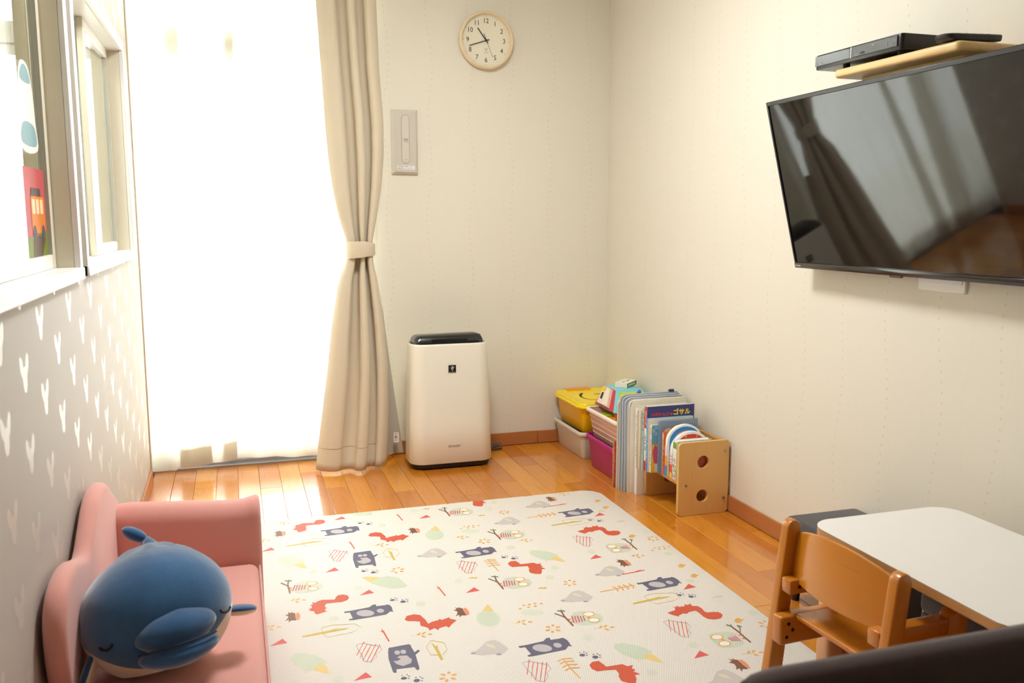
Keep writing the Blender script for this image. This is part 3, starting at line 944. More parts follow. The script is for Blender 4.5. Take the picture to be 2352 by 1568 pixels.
for zz in (-0.014, 0.008):
    for yy in (0.051, 0.060): add_box(bm, -0.0122, -0.0115, yy - 0.001, yy + 0.001, zz - 0.004, zz + 0.004)
from_bm('socket_slots', bm, plain('slot_dark', (40, 34, 30), 0.7), OUT, smooth=None)

# ================================================================== STORAGE BOXES
def tub(bm, x0, x1, y0, y1, z0, z1, rimw=0.012, rimh=0.018, taper=0.014, r=0.035, wall=0.003):
    cx, cy = (x0 + x1) / 2, (y0 + y1) / 2
    w, d = x1 - x0, y1 - y0
    ring = lambda i, z, rr: [Vector((p[0], p[1], z)) for p in rrect(w - 2 * i, d - 2 * i, max(0.004, rr), 6, cx, cy)]
    zr = z1 - rimh
    loft(bm, [ring(rimw + taper + 0.004, z0, r - 0.02), ring(rimw + taper, z0 + 0.004, r - 0.015), ring(rimw + 0.001, zr - 0.004, r - 0.01), ring(rimw, zr, r - 0.008),
              ring(0.001, zr + 0.001, r), ring(0, zr + 0.004, r), ring(0.001, z1 - 0.004, r), ring(0.003, z1 - 0.001, r), ring(0.006, z1, r - 0.004),
              ring(rimw - 0.002, z1 - 0.001, r - 0.008), ring(rimw + wall, zr, r - 0.011), ring(rimw + taper + wall, z0 + 0.006, r - 0.018)])
M_pw = plain('box_offwhite', (222, 212, 196), 0.38, 0.02)
M_py = plain('box_yellow', (250, 190, 4), 0.34, 0.03)
M_plid = plain('lid_yellow', (255, 222, 2), 0.30, 0.02)
M_por = plain('clip_orange', (240, 160, 36), 0.35, 0.03)
M_pm = plain('box_magenta', (178, 36, 118), 0.34, 0.03)
BX0, BX1 = 1.553, 1.849
wb = thing('storage_box', 'off-white plastic storage box standing on the floor in the corner', 'storage box', (0, 0, 0))
bm = bmesh.new(); tub(bm, BX0, BX1, 3.848, 4.238, 0.0, 0.137)
from_bm('tub', bm, M_pw, wb, smooth=50)
yb = thing('storage_box', 'yellow lidded storage box stacked on the off-white box', 'storage box', (0, 0, 0))
bm = bmesh.new(); tub(bm, BX0 + 0.008, BX1 - 0.008, 3.856, 4.230, 0.1295, 0.258, rimw=0.010, rimh=0.012, taper=0.0135)
from_bm('tub', bm, M_py, yb, smooth=50)
cx, cy, w_, d_ = (BX0 + BX1) / 2, (3.845 + 4.239) / 2, BX1 - BX0 + 0.002, 0.394
ring = lambda i, z, rr: [Vector((p[0], p[1], z)) for p in rrect(w_ - 2 * i, d_ - 2 * i, rr, 7, cx, cy)]
bm = bmesh.new()
loft(bm, [ring(0.004, 0.2535, 0.045), ring(0.0, 0.255, 0.048), ring(0.0, 0.261, 0.048), ring(0.005, 0.264, 0.045), ring(0.006, 0.272, 0.044), ring(0.009, 0.2765, 0.042),
          ring(0.022, 0.2770, 0.032), ring(0.026, 0.2745, 0.029), ring(0.05, 0.2742, 0.02)])
lid = from_bm('lid', bm, M_plid, yb, smooth=50)
bm = bmesh.new()
add_box(bm, 1.622, 1.752, 4.196, 4.243, 0.270, 0.2815, 0.003, 2)
from_bm('handle_clip', bm, M_por, lid)
# printed smile on the lid (half of a plain smiling face)
bm = bmesh.new()
arc = catmull([(1.671, 4.117, 0), (1.645, 4.075, 0), (1.633, 4.03, 0), (1.637, 3.985, 0), (1.655, 3.957, 0), (1.70, 3.945, 0), (1.75, 3.955, 0)], 6)
wd = [0.004 + 0.009 * max(0, 1 - abs(k / (len(arc) - 1) - 0.12) * 4) + 0.003 * (1 - k / len(arc)) for k in range(len(arc))]
L_, R_ = [], []
for k, p in enumerate(arc):
    d = (arc[min(k + 1, len(arc) - 1)] - arc[max(k - 1, 0)]).normalized()
    nn = Vector((-d.y, d.x, 0))
    L_.append(Vector((p.x, p.y, 0.2760)) + nn * wd[k] * 0.5); R_.append(Vector((p.x, p.y, 0.2760)) - nn * wd[k] * 0.5)
loft(bm, [L_, R_], (False, False), False)
add_box(bm, 1.722, 1.756, 4.077, 4.083, 0.2757, 0.2761)
from_bm('smile_print', bm, plain('print_black', (20, 18, 12), 0.5), lid, smooth=None)

mb = thing('storage_box', 'magenta plastic storage box on the floor beside the zip cases', 'storage box', (0, 0, 0))
bm = bmesh.new(); tub(bm, BX0, BX1, 3.436, 3.800, 0.0, 0.157, rimh=0.024)
from_bm('tub', bm, M_pm, mb, smooth=50)
t = NT('crate_plastic')
t.n.remove(t.b)
v = t.coord(); n = t.noise(v, 10.0, 2)
c = t.mix(n, lin((244, 214, 198)), lin((248, 222, 208)))
df = t.new('ShaderNodeBsdfDiffuse'); tl = t.new('ShaderNodeBsdfTranslucent'); tr = t.new('ShaderNodeBsdfTransparent'); gl = t.new('ShaderNodeBsdfGlossy')
gl.inputs['Roughness'].default_value = 0.25
tr.inputs[0].default_value = lin((250, 214, 200))
t.link(c, df.inputs[0]); t.link(c, tl.inputs[0])
a_ = t.new('ShaderNodeMixShader'); a_.inputs[0].default_value = 0.45
t.link(df.outputs[0], a_.inputs[1]); t.link(tl.outputs[0], a_.inputs[2])
b_ = t.new('ShaderNodeMixShader'); b_.inputs[0].default_value = 0.14
t.link(a_.outputs[0], b_.inputs[1]); t.link(tr.outputs[0], b_.inputs[2])
c_ = t.new('ShaderNodeMixShader'); c_.inputs[0].default_value = 0.05
t.link(b_.outputs[0], c_.inputs[1]); t.link(gl.outputs[0], c_.inputs[2])
t.link(c_.outputs[0], t.out.inputs[0])
M_crate = t.m
pc = thing('toy_crate', 'see-through pale pink open crate of toys on the magenta box', 'crate', (0, 0, 0))
bm = bmesh.new(); tub(bm, BX0, BX1, 3.420, 3.802, 0.1405, 0.279, rimw=0.013, rimh=0.012, taper=0.020)
from_bm('tub', bm, M_crate, pc, smooth=50)
M_rim = plain('crate_rim', (244, 226, 212), 0.35, 0.02)
cxx, cyy = (BX0 + BX1) / 2, 3.611
rg = lambda i, z, rr: [Vector((p[0], p[1], z)) for p in rrect(BX1 - BX0 - 2 * i, 0.382 - 2 * i, rr, 6, cxx, cyy)]
bm = bmesh.new(); loft(bm, [rg(-0.001, 0.268, 0.036), rg(-0.001, 0.277, 0.036), rg(0.003, 0.2802, 0.034), rg(0.013, 0.2802, 0.026), rg(0.015, 0.276, 0.024)], (False, False))
from_bm('rim', bm, M_rim, pc, smooth=50)
bm = bmesh.new()
for z in (0.170, 0.195, 0.220, 0.245):
    tf = (0.267 - z) / 0.123 * 0.020
    i = 0.0125 + tf
    loft(bm, [rg(i, z - 0.0014, 0.024), rg(i - 0.0012, z, 0.024), rg(i, z + 0.0014, 0.024)], (False, False))
from_bm('ribs', bm, plain('crate_rib', (242, 214, 200), 0.4, 0.02), pc, smooth=50)

# toys in the crate
def toy_box(label, c, s, rz, rgb, name='toy_block', rx=0.0, grp=None):
    o = box(name, -s[0] / 2, s[0] / 2, -s[1] / 2, s[1] / 2, 0, s[2], plain('toy_%d_%d_%d' % rgb, rgb, 0.4, 0.04), None, r=0.003)
    o.location = c; o.rotation_euler = (rx, 0, rz)
    return tag(o, label, 'toy block', grp)
toy_box('large red block at the bottom of the pink crate', (1.635, 3.70, 0.1475), (0.066, 0.12, 0.072), 0.06, (206, 84, 60))
toy_box('large blue block at the bottom of the pink crate', (1.725, 3.69, 0.1475), (0.08, 0.12, 0.060), -0.06, (90, 130, 178))
toy_box('wide orange block at the near end of the pink crate', (1.68, 3.535, 0.1475), (0.15, 0.11, 0.058), 0.0, (226, 136, 74))
toy_box('lime green toy block at the top of the pink crate', (1.616, 3.702, 0.2200), (0.040, 0.080, 0.040), 0.20, (158, 186, 36))
toy_box('small lime green block beside the orange ball', (1.618, 3.592, 0.2060), (0.036, 0.060, 0.040), -0.2, (166, 190, 40))
def star_block(label, c, rz, rgb):
    bm = bmesh.new()
    ol = []
    for k in range(12):
        r = 0.024 if k % 2 == 0 else 0.0155
        ol.append((r * math.cos(k * PI / 6), r * math.sin(k * PI / 6)))
    plate(bm, ol, 0.028, 'XY', 0.0, 0.002, 1)
    o = from_bm('toy_block', bm, plain('toy_%d_%d_%d' % rgb, rgb, 0.4, 0.04), None)
    o.location = c; o.rotation_euler = (0, 0, rz)
    tag(o, label, 'toy block')
star_block('yellow star-shaped block next to the green block', (1.655, 3.690, 0.2290), 0.2, (240, 176, 30))
star_block('amber star-shaped block in front of the yellow one', (1.632, 3.644, 0.2270), 0.7, (236, 150, 20))
ob = thing('toy_ball', 'shiny orange toy ball with white tufts in the crate', 'toy ball', (1.680, 3.640, 0.2090))
bm = bmesh.new(); ellipsoid(bm, (0, 0, 0.043), (0.043, 0.040, 0.043), 28, 18)
from_bm('ball', bm, plain('ball_orange', (240, 100, 20), 0.22, 0.03, coat=0.4), ob)
bm = bmesh.new(); loft(bm, [[Vector((0.0436 * math.cos(a), 0.0406 * math.sin(a), 0.032 + dz)) for a in [2 * PI * k / 28 for k in range(28)]] for dz in (-0.0008, 0.0008)], (False, False))
from_bm('seam', bm, plain('ball_seam', (206, 76, 14), 0.4), ob)
bm = bmesh.new()
for k in range(4):
    a = -2.35 + k * 0.22
    ellipsoid(bm, (0.033 * math.cos(a), 0.031 * math.sin(a), 0.071 + 0.002 * (k % 2)), (0.0055, 0.0055, 0.0042), 10, 8)
from_bm('tufts', bm, plain('tuft_white', (244, 240, 230), 0.5), ob)
bm = bmesh.new(); add_box(bm, 0.010, 0.022, -0.040, -0.026, 0.060, 0.082, 0.003, 1)
from_bm('crest', bm, plain('toy_240_176_30', (240, 176, 30), 0.4), ob)

# activity house toy (frustum) on the crate and lid
HT = thing('activity_toy', 'turquoise sloped activity toy with red and lime panels on the crate', 'toy', (0, 0, 0.2805))
hb = (1.622, 1.845, 3.606, 3.842); htp = (1.680, 1.806, 3.706, 3.852)
def fr(u, v, t, off=0.0, side=None):
    """point on frustum at fraction u (x), v (y), height t"""
    x0, x1 = lerp(hb[0], htp[0], t), lerp(hb[1], htp[1], t)
    y0, y1 = lerp(hb[2], htp[2], t), lerp(hb[3], htp[3], t)
    return Vector((lerp(x0, x1, u), lerp(y0, y1, v), 0.088 * t))
bm = bmesh.new()
def fring(t, i):
    x0, x1 = lerp(hb[0], htp[0], t) + i, lerp(hb[1], htp[1], t) - i
    y0, y1 = lerp(hb[2], htp[2], t) + i, lerp(hb[3], htp[3], t) - i
    return [Vector((p[0], p[1], 0.088 * t)) for p in rrect(x1 - x0, y1 - y0, 0.010, 4, (x0 + x1) / 2, (y0 + y1) / 2)]
loft(bm, [fring(0.0, 0.003), fring(0.02, 0.0), fring(0.95, 0.0), fring(0.985, 0.002), fring(1.0, 0.006)])
from_bm('shell', bm, plain('toy_turquoise', (128, 202, 208), 0.35, 0.03), HT, smooth=45)
def panel(name, pts, nrm, thick, rgb, parent=HT):
    bm = bmesh.new()
    n_ = Vector(nrm).normalized()
    loft(bm, [[p - n_ * 0.001 for p in pts], [p + n_ * thick for p in pts]])
    return from_bm(name, bm, plain('toy_%d_%d_%d' % rgb, rgb, 0.4, 0.03), parent, smooth=None)
nl = (-0.088, 0, 0.058); nf = (0, -0.088, 0.10)
panel('red_side_panel', [fr(0, 0.06, 0.03), fr(0, 0.96, 0.03), fr(0, 0.94, 0.94), fr(0, 0.10, 0.94)], nl, 0.0022, (206, 52, 70))
panel('lime_front_panel', [fr(0.07, 0, 0.03), fr(0.95, 0, 0.03), fr(0.93, 0, 0.86), fr(0.11, 0, 0.86)], nf, 0.0022, (206, 214, 30))
nlv = Vector(nl).normalized()
def onl(v, t, d): return fr(0, v, t) + nlv * d
cab = [(0.26, 0.10), (0.78, 0.10), (0.76, 0.90), (0.28, 0.90)]
bm = bmesh.new(); loft(bm, [[onl(a, b, 0.001) for a, b in cab], [onl(a, b, 0.018) for a, b in cab], [onl(lerp(0.52, a, .93), lerp(0.5, b, .95), 0.020) for a, b in cab]])
cb = from_bm('cream_cupboard', bm, plain('toy_cream', (238, 222, 200), 0.4), HT, smooth=30)
q = [(0.53, 0.70), (0.765, 0.70), (0.76, 0.88), (0.53, 0.88)]
bm = bmesh.new(); loft(bm, [[onl(a, b, 0.0202) for a, b in q], [onl(a, b, 0.0225) for a, b in q]]); from_bm('yellow_tag', bm, plain('tag_yellow', (246, 204, 40), 0.4), cb, smooth=None)
q = [(0.57, 0.32), (0.67, 0.32), (0.67, 0.62), (0.57, 0.62)]
bm = bmesh.new(); loft(bm, [[onl(a, b, 0.0202) for a, b in q], [onl(a, b, 0.0215) for a, b in q]]); from_bm('black_window', bm, plain('print_black', (20, 18, 12), 0.5), cb, smooth=None)
q = [(0.30, 0.14), (0.47, 0.14), (0.47, 0.76), (0.30, 0.76)]
bm = bmesh.new(); loft(bm, [[onl(a, b, 0.0202) for a, b in q], [onl(a, b, 0.0218) for a, b in q]]); from_bm('cupboard_door', bm, plain('toy_cream2', (244, 230, 210), 0.4), cb, smooth=None)
nfv = Vector(nf).normalized()
def onf(u, t, d): return fr(u, 0, t) + nfv * d
bm = bmesh.new(); loft(bm, [[onf(a, b, 0.002) for a, b in ((0.16, 0.1), (0.34, 0.42), (0.16, 0.66))], [onf(a, b, 0.006) for a, b in ((0.16, 0.1), (0.34, 0.42), (0.16, 0.66))]])
from_bm('red_flap', bm, plain('toy_red', (226, 62, 40), 0.4), HT, smooth=None)
def knob(u, t, r, d, rgb, nm):
    bm = bmesh.new()
    c0 = onf(u, t, 0.001); e1 = Vector((1, 0, 0)); e2 = nfv.cross(e1)
    loft(bm, [[c0 + nfv * dd + rr * (math.cos(2 * PI * k / 18) * e1 + math.sin(2 * PI * k / 18) * e2) for k in range(18)] for dd, rr in ((0, r), (d * 0.8, r), (d, r * 0.8))])
    from_bm(nm, bm, plain('toy_%d_%d_%d' % rgb, rgb, 0.35, 0.03), HT, smooth=40)
knob(0.62, 0.62, 0.017, 0.014, (222, 54, 34), 'red_knob')
knob(0.70, 0.72, 0.009, 0.032, (92, 118, 200), 'blue_peg')
knob(0.76, 0.58, 0.009, 0.012, (244, 140, 30), 'orange_knob')
knob(0.86, 0.62, 0.011, 0.012, (240, 226, 196), 'cream_knob')
bm = bmesh.new(); tube(bm, [onf(0.40 + 0.09 * math.cos(a), 0.42 + 0.30 * math.sin(a), 0.012) for a in [PI * k / 10 for k in range(11)]], 0.0032, 8)
from_bm('teal_hoop', bm, plain('toy_teal', (70, 160, 170), 0.4), HT)
box('grey_base_strip', hb[0] + 0.002, hb[1] - 0.002, hb[2] + 0.002, hb[3] - 0.002, -0.0008, 0.0015, plain('toy_grey', (130, 130, 130), 0.5), HT)
# small white carton on top
cbx = thing('carton', 'small white carton with a green side on top of the activity toy', 'carton', (1.7595, 3.7870, 0.3690), (0, 0, math.radians(-48.0 + 90)))
box('carton_body', -0.056, 0.056, -0.031, 0.031, 0, 0.022, plain('carton_white', (238, 230, 214), 0.6, 0.02), cbx, r=0.0008, seg=1)
M_grn = plain('carton_green', (66, 140, 62), 0.6, 0.05)
box('green_side', -0.0555, 0.0555, -0.0316, -0.0308, 0.001, 0.021, M_grn, cbx)
bm = bmesh.new(); add_box(bm, -0.045, 0.040, -0.0321, -0.0314, 0.006, 0.016); from_bm('side_label', bm, plain('label_grey', (206, 212, 196), 0.6), cbx, smooth=None)
bm = bmesh.new(); add_box(bm, -0.030, -0.004, 0.000, 0.006, 0.0218, 0.0224); add_box(bm, 0.004, 0.036, -0.006, 0.002, 0.0218, 0.0224)
from_bm('top_print', bm, M_grn, cbx, smooth=None)

# ================================================================== BOOK STAND AND BOOKS
M_beech = wood('stand_beech', (236, 194, 124), (222, 174, 100), 'Z', 12, 0.40, coat=0.25, rnd=False, line=0.12)
M_beechy = wood('stand_beech_y', (214, 160, 88), (196, 138, 66), 'Y', 12, 0.40, coat=0.2, rnd=False, line=0.12)
BS = thing('book_stand', 'low wooden bookshelf with two round holes in its end panel', 'bookshelf', (0, 0, 0))
SX0, SX1, SZ1 = 1.620, 1.840, 0.294
def end_panel(y, nm):
    bm = bmesh.new()
    cxp = (SX0 + SX1) / 2
    ol = rrect(SX1 - SX0, SZ1 - 0.001, 0.016, 6, cxp, SZ1 / 2 + 0.0005)
    holes = [circ(0.0250, 28, cxp - 0.004, 0.2135), circ(0.0255, 28, cxp - 0.004, 0.0760)]
    holed(bm, ol, holes, 0.015, 'XZ', y)
    return from_bm(nm, bm, M_beech, BS, smooth=30)
p1 = end_panel(2.987, 'end_panel'); p2 = end_panel(3.268, 'end_panel')
bm = bmesh.new(); plate(bm, [(SX0 + 0.012, 3.002), (1.838, 3.002), (1.838, 3.268), (SX0 + 0.012, 3.268)], 0.014, 'XY', 0.118, 0.003, 2)
from_bm('shelf_board', bm, M_beechy, BS)
box('back_rail', 1.824, 1.838, 3.002, 3.268, 0.236, 0.286, M_beechy, BS, r=0.003)
box('back_rail', 1.824, 1.838, 3.002, 3.268, 0.036, 0.086, M_beechy, BS, r=0.003)
M_bolt = plain('bolt_nickel', (168, 160, 150), 0.3, 0.05, metal=0.9)
for bx, bz in ((1.822, 0.250), (1.652, 0.124), (1.820, 0.060)):
    bm = bmesh.new()
    loft(bm, [[Vector((bx + r * math.cos(2 * PI * k / 18), 2.987 + dy, bz + r * math.sin(2 * PI * k / 18))) for k in range(18)] for r, dy in ((0.0062, 0.001), (0.0062, -0.0012), (0.0048, -0.0026))])
    from_bm('bolt', bm, M_bolt, p1, smooth=35)

M_page = plain('page_edges', (238, 228, 204), 0.8, 0.06, 60)
BZ = 0.1325
def book(label, y0, y1, xf, dep, h, spine, cover, tilt=0.0, board=0.0016, over=0.003, pages=None, z=BZ, name='picture_book', rough=0.35, grp=None):
    """upright book: spine towards -x, boards facing +-y; local origin at foot of the spine"""
    t = thing(name, label, 'book', (xf, (y0 + y1) / 2, z), (0, 0, 0), grp)
    w = (y1 - y0) / 2
    ms = plain('c_%d_%d_%d' % spine, spine, rough, 0.05, coat=0.15); mc = plain('c_%d_%d_%d' % cover, cover, rough, 0.05, coat=0.15)
    box('spine', 0, 0.002, -w, w, 0, h, ms, t, r=0.0007, seg=1)
    box('cover_board', 0.002, dep, -w, -w + board, 0, h, mc, t, r=0.0005, seg=1)
    box('cover_board', 0.002, dep, w - board, w, 0, h, ms, t, r=0.0005, seg=1)
    box('pages', 0.0022, dep - over, -w + board, w - board, 0.002, h - over, pages or M_page, t)
    return t, w
def spine_marks(t, w, z0, z1, rgb, size=0.006, seed=1, xo=-0.0003, fill=0.62, name='spine_lettering'):
    """rows of tiny strokes standing in for lettering too small to read"""
    rd = random.Random(seed)
    bm = bmesh.new()
    z = z0
    hw = min(w * fill, size * 0.5)
    while z < z1 - size:
        if rd.random() < 0.86:
            k = rd.randint(2, 4)
            for i in range(k):
                if rd.random() < 0.5:
                    zz = z + size * 0.8 * rd.random(); add_box(bm, xo, xo + 0.0005, -hw, hw * rd.uniform(0.4, 1), zz, zz + size * 0.16)
                else:
                    yy = rd.uniform(-hw, hw * 0.8); add_box(bm, xo, xo + 0.0005, yy, yy + hw * 0.28, z, z + size * rd.uniform(0.5, 0.85))
        z += size
    from_bm(name, bm, plain('ink_%d_%d_%d' % rgb, rgb, 0.6), t, smooth=None)['kind'] = 'stuff'
def spine_band(t, w, z0, z1, rgb, name='spine_band', xo=-0.0002):
    box(name, xo, 0.0012, -w * 0.98, w * 0.98, z0, z1, plain('band_%d_%d_%d' % rgb, rgb, 0.4, 0.05), t)
def front(t, w, pts, rgb, name='cover_print', lift=0.0002):
    bm = bmesh.new()
    flat(bm, pts, 'XZ', -w - lift)
    return from_bm(name, bm, plain('print_%d_%d_%d' % rgb, rgb, 0.45, 0.05), t, smooth=None)

t, w = book('tall cream picture book with red spine lettering behind the teal one', 3.236, 3.2435, 1.5576, 0.235, 0.246, (236, 228, 208), (222, 214, 196))
spine_marks(t, w, 0.05, 0.235, (190, 50, 60), 0.0085, 3, fill=0.8)
t, w = book('thick cream picture book with a plain worn spine', 3.2190, 3.2350, 1.5640, 0.235, 0.250, (222, 210, 180), (216, 206, 186))
spine_band(t, w, 0.0, 0.004, (204, 186, 150))
t, w = book('pale teal picture book with dark spine lettering', 3.2075, 3.2182, 1.5725, 0.230, 0.258, (182, 204, 196), (178, 200, 196))
spine_marks(t, w, 0.165, 0.245, (44, 52, 56), 0.0105, 5, fill=0.75); spine_marks(t, w, 0.06, 0.145, (120, 150, 146), 0.0075, 6, fill=0.6)
t, w = book('tall navy picture book with red and yellow cover title', 3.1885, 3.2055, 1.5770, 0.216, 0.268, (240, 236, 228), (52, 60, 122))
spine_band(t, w, 0.178, 0.268, (214, 48, 40)); spine_band(t, w, 0.0, 0.042, (210, 46, 44)); spine_marks(t, w, 0.190, 0.260, (246, 240, 230), 0.010, 8, fill=0.5); spine_marks(t, w, 0.085, 0.165, (34, 30, 34), 0.0115, 9, fill=0.7)
text('cover_title', 'ロボにんじゃ', 0.0165, plain('title_red', (206, 66, 72), 0.5), t, face_negY(0.070, -w - 0.0004, 0.2330), 0.0002, bold=0.0006)
text('cover_title', 'ゴサル', 0.0265, plain('title_yellow', (250, 216, 50), 0.5), t, face_negY(0.158, -w - 0.0004, 0.2375), 0.0002, bold=0.0009)
t, w = book('light blue spined picture book with a plain white cover', 3.1730, 3.1875, 1.5755, 0.205, 0.222, (104, 168, 212), (238, 232, 220))
spine_marks(t, w, 0.06, 0.21, (214, 232, 240), 0.0090, 11, fill=0.55); spine_marks(t, w, 0.01, 0.06, (32, 60, 110), 0.0090, 12, fill=0.6)
t, w = book('white spined book with blue checks and a pink bottle on its cover', 3.1605, 3.1720, 1.5860, 0.150, 0.197, (238, 234, 226), (104, 170, 200))
spine_marks(t, w, 0.09, 0.15, (198, 50, 60), 0.0085, 13, fill=0.6); spine_marks(t, w, 0.03, 0.085, (50, 50, 60), 0.0070, 14, fill=0.5); spine_band(t, w, 0.160, 0.190, (236, 206, 150))
front(t, w, [(0.002, 0.0), (0.149, 0.0), (0.149, 0.115), (0.002, 0.118)], (244, 194, 48))
for i in range(7):
    for j in range(3):
        if (i + j) % 2: front(t, w, [(0.004 + i * 0.012, 0.155 + j * 0.013), (0.016 + i * 0.012, 0.155 + j * 0.013), (0.016 + i * 0.012, 0.168 + j * 0.013), (0.004 + i * 0.012, 0.168 + j * 0.013)], (146, 196, 214), 'check')
bt = [(0.014, 0.040), (0.026, 0.036), (0.040, 0.066), (0.034, 0.092), (0.024, 0.110), (0.014, 0.110), (0.006, 0.086)]
front(t, w, bt, (204, 86, 130), 'bottle_print', 0.0004)
front(t, w, [(0.014, 0.110), (0.024, 0.110), (0.022, 0.126), (0.014, 0.126)], (150, 160, 150), 'bottle_cap_print', 0.0004)
front(t, w, [(0.018, 0.004), (0.034, 0.004), (0.034, 0.036), (0.018, 0.036)], (226, 226, 216), 'barcode_print', 0.0005)
t, w = book('grey-blue picture book with a cream panel outlined in pink', 3.1490, 3.1600, 1.6140, 0.176, 0.2145, (120, 146, 178), (134, 158, 184))
spine_marks(t, w, 0.03, 0.19, (60, 84, 128), 0.0075, 16, fill=0.5)
for (i, rgb, lf) in ((0.0, (176, 118, 120), 0.0002), (0.0022, (222, 214, 190), 0.0004)):
    ol = [(0.012 + i, 0.02), (0.168 - i, 0.02), (0.168 - i, 0.168 - i), (0.150 - i, 0.186 - i), (0.115, 0.188 - i), (0.108, 0.196 - i), (0.072, 0.196 - i), (0.065, 0.188 - i), (0.030 + i, 0.186 - i), (0.012 + i, 0.168 - i)]
    front(t, w, ol, rgb, 'cover_panel', lf)
front(t, w, [(0.050, 0.176), (0.122, 0.176), (0.122, 0.188), (0.050, 0.188)], (186, 170, 112), 'title_plate', 0.0006)

def mini(label, y0, y1, xf, dep, h, spine, cover, seed, ink, bands=(), tz=(0.03, 0.14)):
    t, w = book(label, y0, y1, xf, dep, h, spine, cover, board=0.0012, name='small_book')
    for (a, b, c) in bands: spine_band(t, w, a, b, c)
    spine_marks(t, w, tz[0], tz[1], ink, 0.0068, seed, xo=-0.0005, fill=0.6)
    return t, w
mini('slim beige pocket picture book next to the grey-blue one', 3.1410, 3.1475, 1.6300, 0.150, 0.160, (232, 222, 196), (230, 220, 200), 21, (80, 70, 60))
mini('slim red and yellow spined pocket picture book', 3.1330, 3.1400, 1.6285, 0.152, 0.142, (204, 40, 40), (236, 190, 60), 22, (250, 226, 120), ((0.100, 0.140, (240, 176, 40)),))
mini('coral spined pocket picture book with an orange top', 3.1235, 3.1320, 1.6280, 0.152, 0.180, (232, 112, 84), (238, 150, 60), 23, (150, 40, 40), ((0.120, 0.178, (222, 58, 40)),))
mini('slim green and white spined pocket picture book', 3.1155, 3.1225, 1.6310, 0.150, 0.148, (240, 238, 230), (80, 150, 80), 24, (60, 60, 80), ((0.0, 0.030, (70, 140, 60)), (0.030, 0.045, (226, 130, 40)), (0.100, 0.145, (120, 160, 90))))
mini('slim blue and white spined pocket picture book', 3.1080, 3.1148, 1.6330, 0.150, 0.146, (238, 238, 236), (40, 110, 190), 25, (40, 50, 70), ((0.0, 0.034, (40, 120, 200)), (0.085, 0.145, (206, 110, 110))))

def round_book(label, y0, y1, xf, rad, zc, spine_h, rims, spine_rgb, bands, dots=None):
    """thick board book whose top is an arch"""
    t = thing('board_book', label, 'book', (xf, (y0 + y1) / 2, BZ))
    w = (y1 - y0) / 2
    def arch(r, zb=0.0, inset=0.0):
        pts = [(inset, zb), (2 * rad - inset, zb)]
        for k in range(21):
            a = PI * k / 20
            pts.append((rad + r * math.cos(a), zc + r * 0.86 * math.sin(a)))
        return pts
    bm = bmesh.new(); plate(bm, arch(rad), 2 * w, 'XZ', -w, 0.0015, 2)
    b = from_bm('pages', bm, plain('board_white', (244, 242, 236), 0.4, 0.02), t, smooth=40)
    for r, rgb, lf in rims:
        bm = bmesh.new(); flat(bm, arch(rad * r, 0.004, rad * (1 - r)), 'XZ', -w - lf); from_bm('cover_print', bm, plain('print_%d_%d_%d' % rgb, rgb, 0.4), t, smooth=None)
    for (z0, z1, rgb) in bands: spine_band(t, w, z0, z1, rgb, xo=-0.0006)
    if dots:
        for k in range(7):
            a = PI * (0.14 + 0.72 * k / 6)
            bm = bmesh.new(); flat(bm, circ(0.0032, 12, rad + rad * 0.78 * math.cos(a), zc + rad * 0.67 * math.sin(a)), 'XZ', -w - 0.0011)
            from_bm('dot_print', bm, plain('print_%d_%d_%d' % dots[k % 2], dots[k % 2], 0.5), t, smooth=None)
    return t, w
round_book('arch-topped board book with a blue cover and white rim', 3.0905, 3.1070, 1.6220, 0.078, 0.142, 0, ((0.88, (36, 136, 208), 0.0003), (0.64, (222, 120, 84), 0.0006)), None, ((0.0, 0.045, (40, 150, 210)), (0.045, 0.085, (240, 170, 40)), (0.085, 0.130, (236, 228, 226))))
t, w = round_book('arch-topped board book with a red dotted cover and white rim', 3.0690, 3.0890, 1.6330, 0.083, 0.113, 0, ((0.86, (222, 62, 34), 0.0003), (0.50, (36, 26, 24), 0.0006)), None, ((0.0, 0.022, (250, 200, 60)), (0.022, 0.055, (230, 90, 40)), (0.055, 0.100, (238, 226, 224))), ((244, 196, 60), (150, 140, 130)))
bm = bmesh.new()
for k in range(9): ellipsoid(bm, (-0.0008, -0.007 + 0.0068 * (k % 3), 0.062 + 0.013 * (k // 3)), (0.0006, 0.0022, 0.0022), 8, 6)
from_bm('cherry_print', bm, plain('cherry_red', (196, 40, 44), 0.5), t)
t, w = book('thick white board book with a leafy printed spine', 3.0370, 3.0660, 1.6345, 0.155, 0.157, (240, 238, 232), (244, 242, 238), board=0.002, name='small_book', pages=plain('board_white', (244, 242, 236), 0.4, 0.02))
rd = random.Random(4)
for nm, rgb in (('leaf_print', (90, 150, 60)), ('berry_print', (206, 50, 50)), ('flower_print', (90, 70, 110))):
    bm = bmesh.new()
    for k in range(22): ellipsoid(bm, (-0.0002, rd.uniform(-w, w) * 0.85, rd.uniform(0.004, 0.085)), (0.0005, rd.uniform(0.0015, 0.003), rd.uniform(0.0015, 0.003)), 8, 6)
    from_bm(nm, bm, plain('leaf_%d' % rgb[0], rgb, 0.5), t)
spine_band(t, w, 0.125, 0.150, (120, 160, 60))
t, w = book('brick red book standing against the end panel of the wooden bookshelf', 3.0050, 3.0250, 1.6480, 0.150, 0.150, (206, 70, 40), (168, 66, 44), board=0.002, name='small_book')
spine_band(t, w, 0.07, 0.14, (196, 62, 36)); spine_marks(t, w, 0.08, 0.14, (240, 220, 200), 0.009, 31, fill=0.6)
t, w = book('slim lime green board book beside the brick red book', 3.0265, 3.0360, 1.6400, 0.150, 0.153, (150, 176, 50), (150, 176, 60), name='small_book')
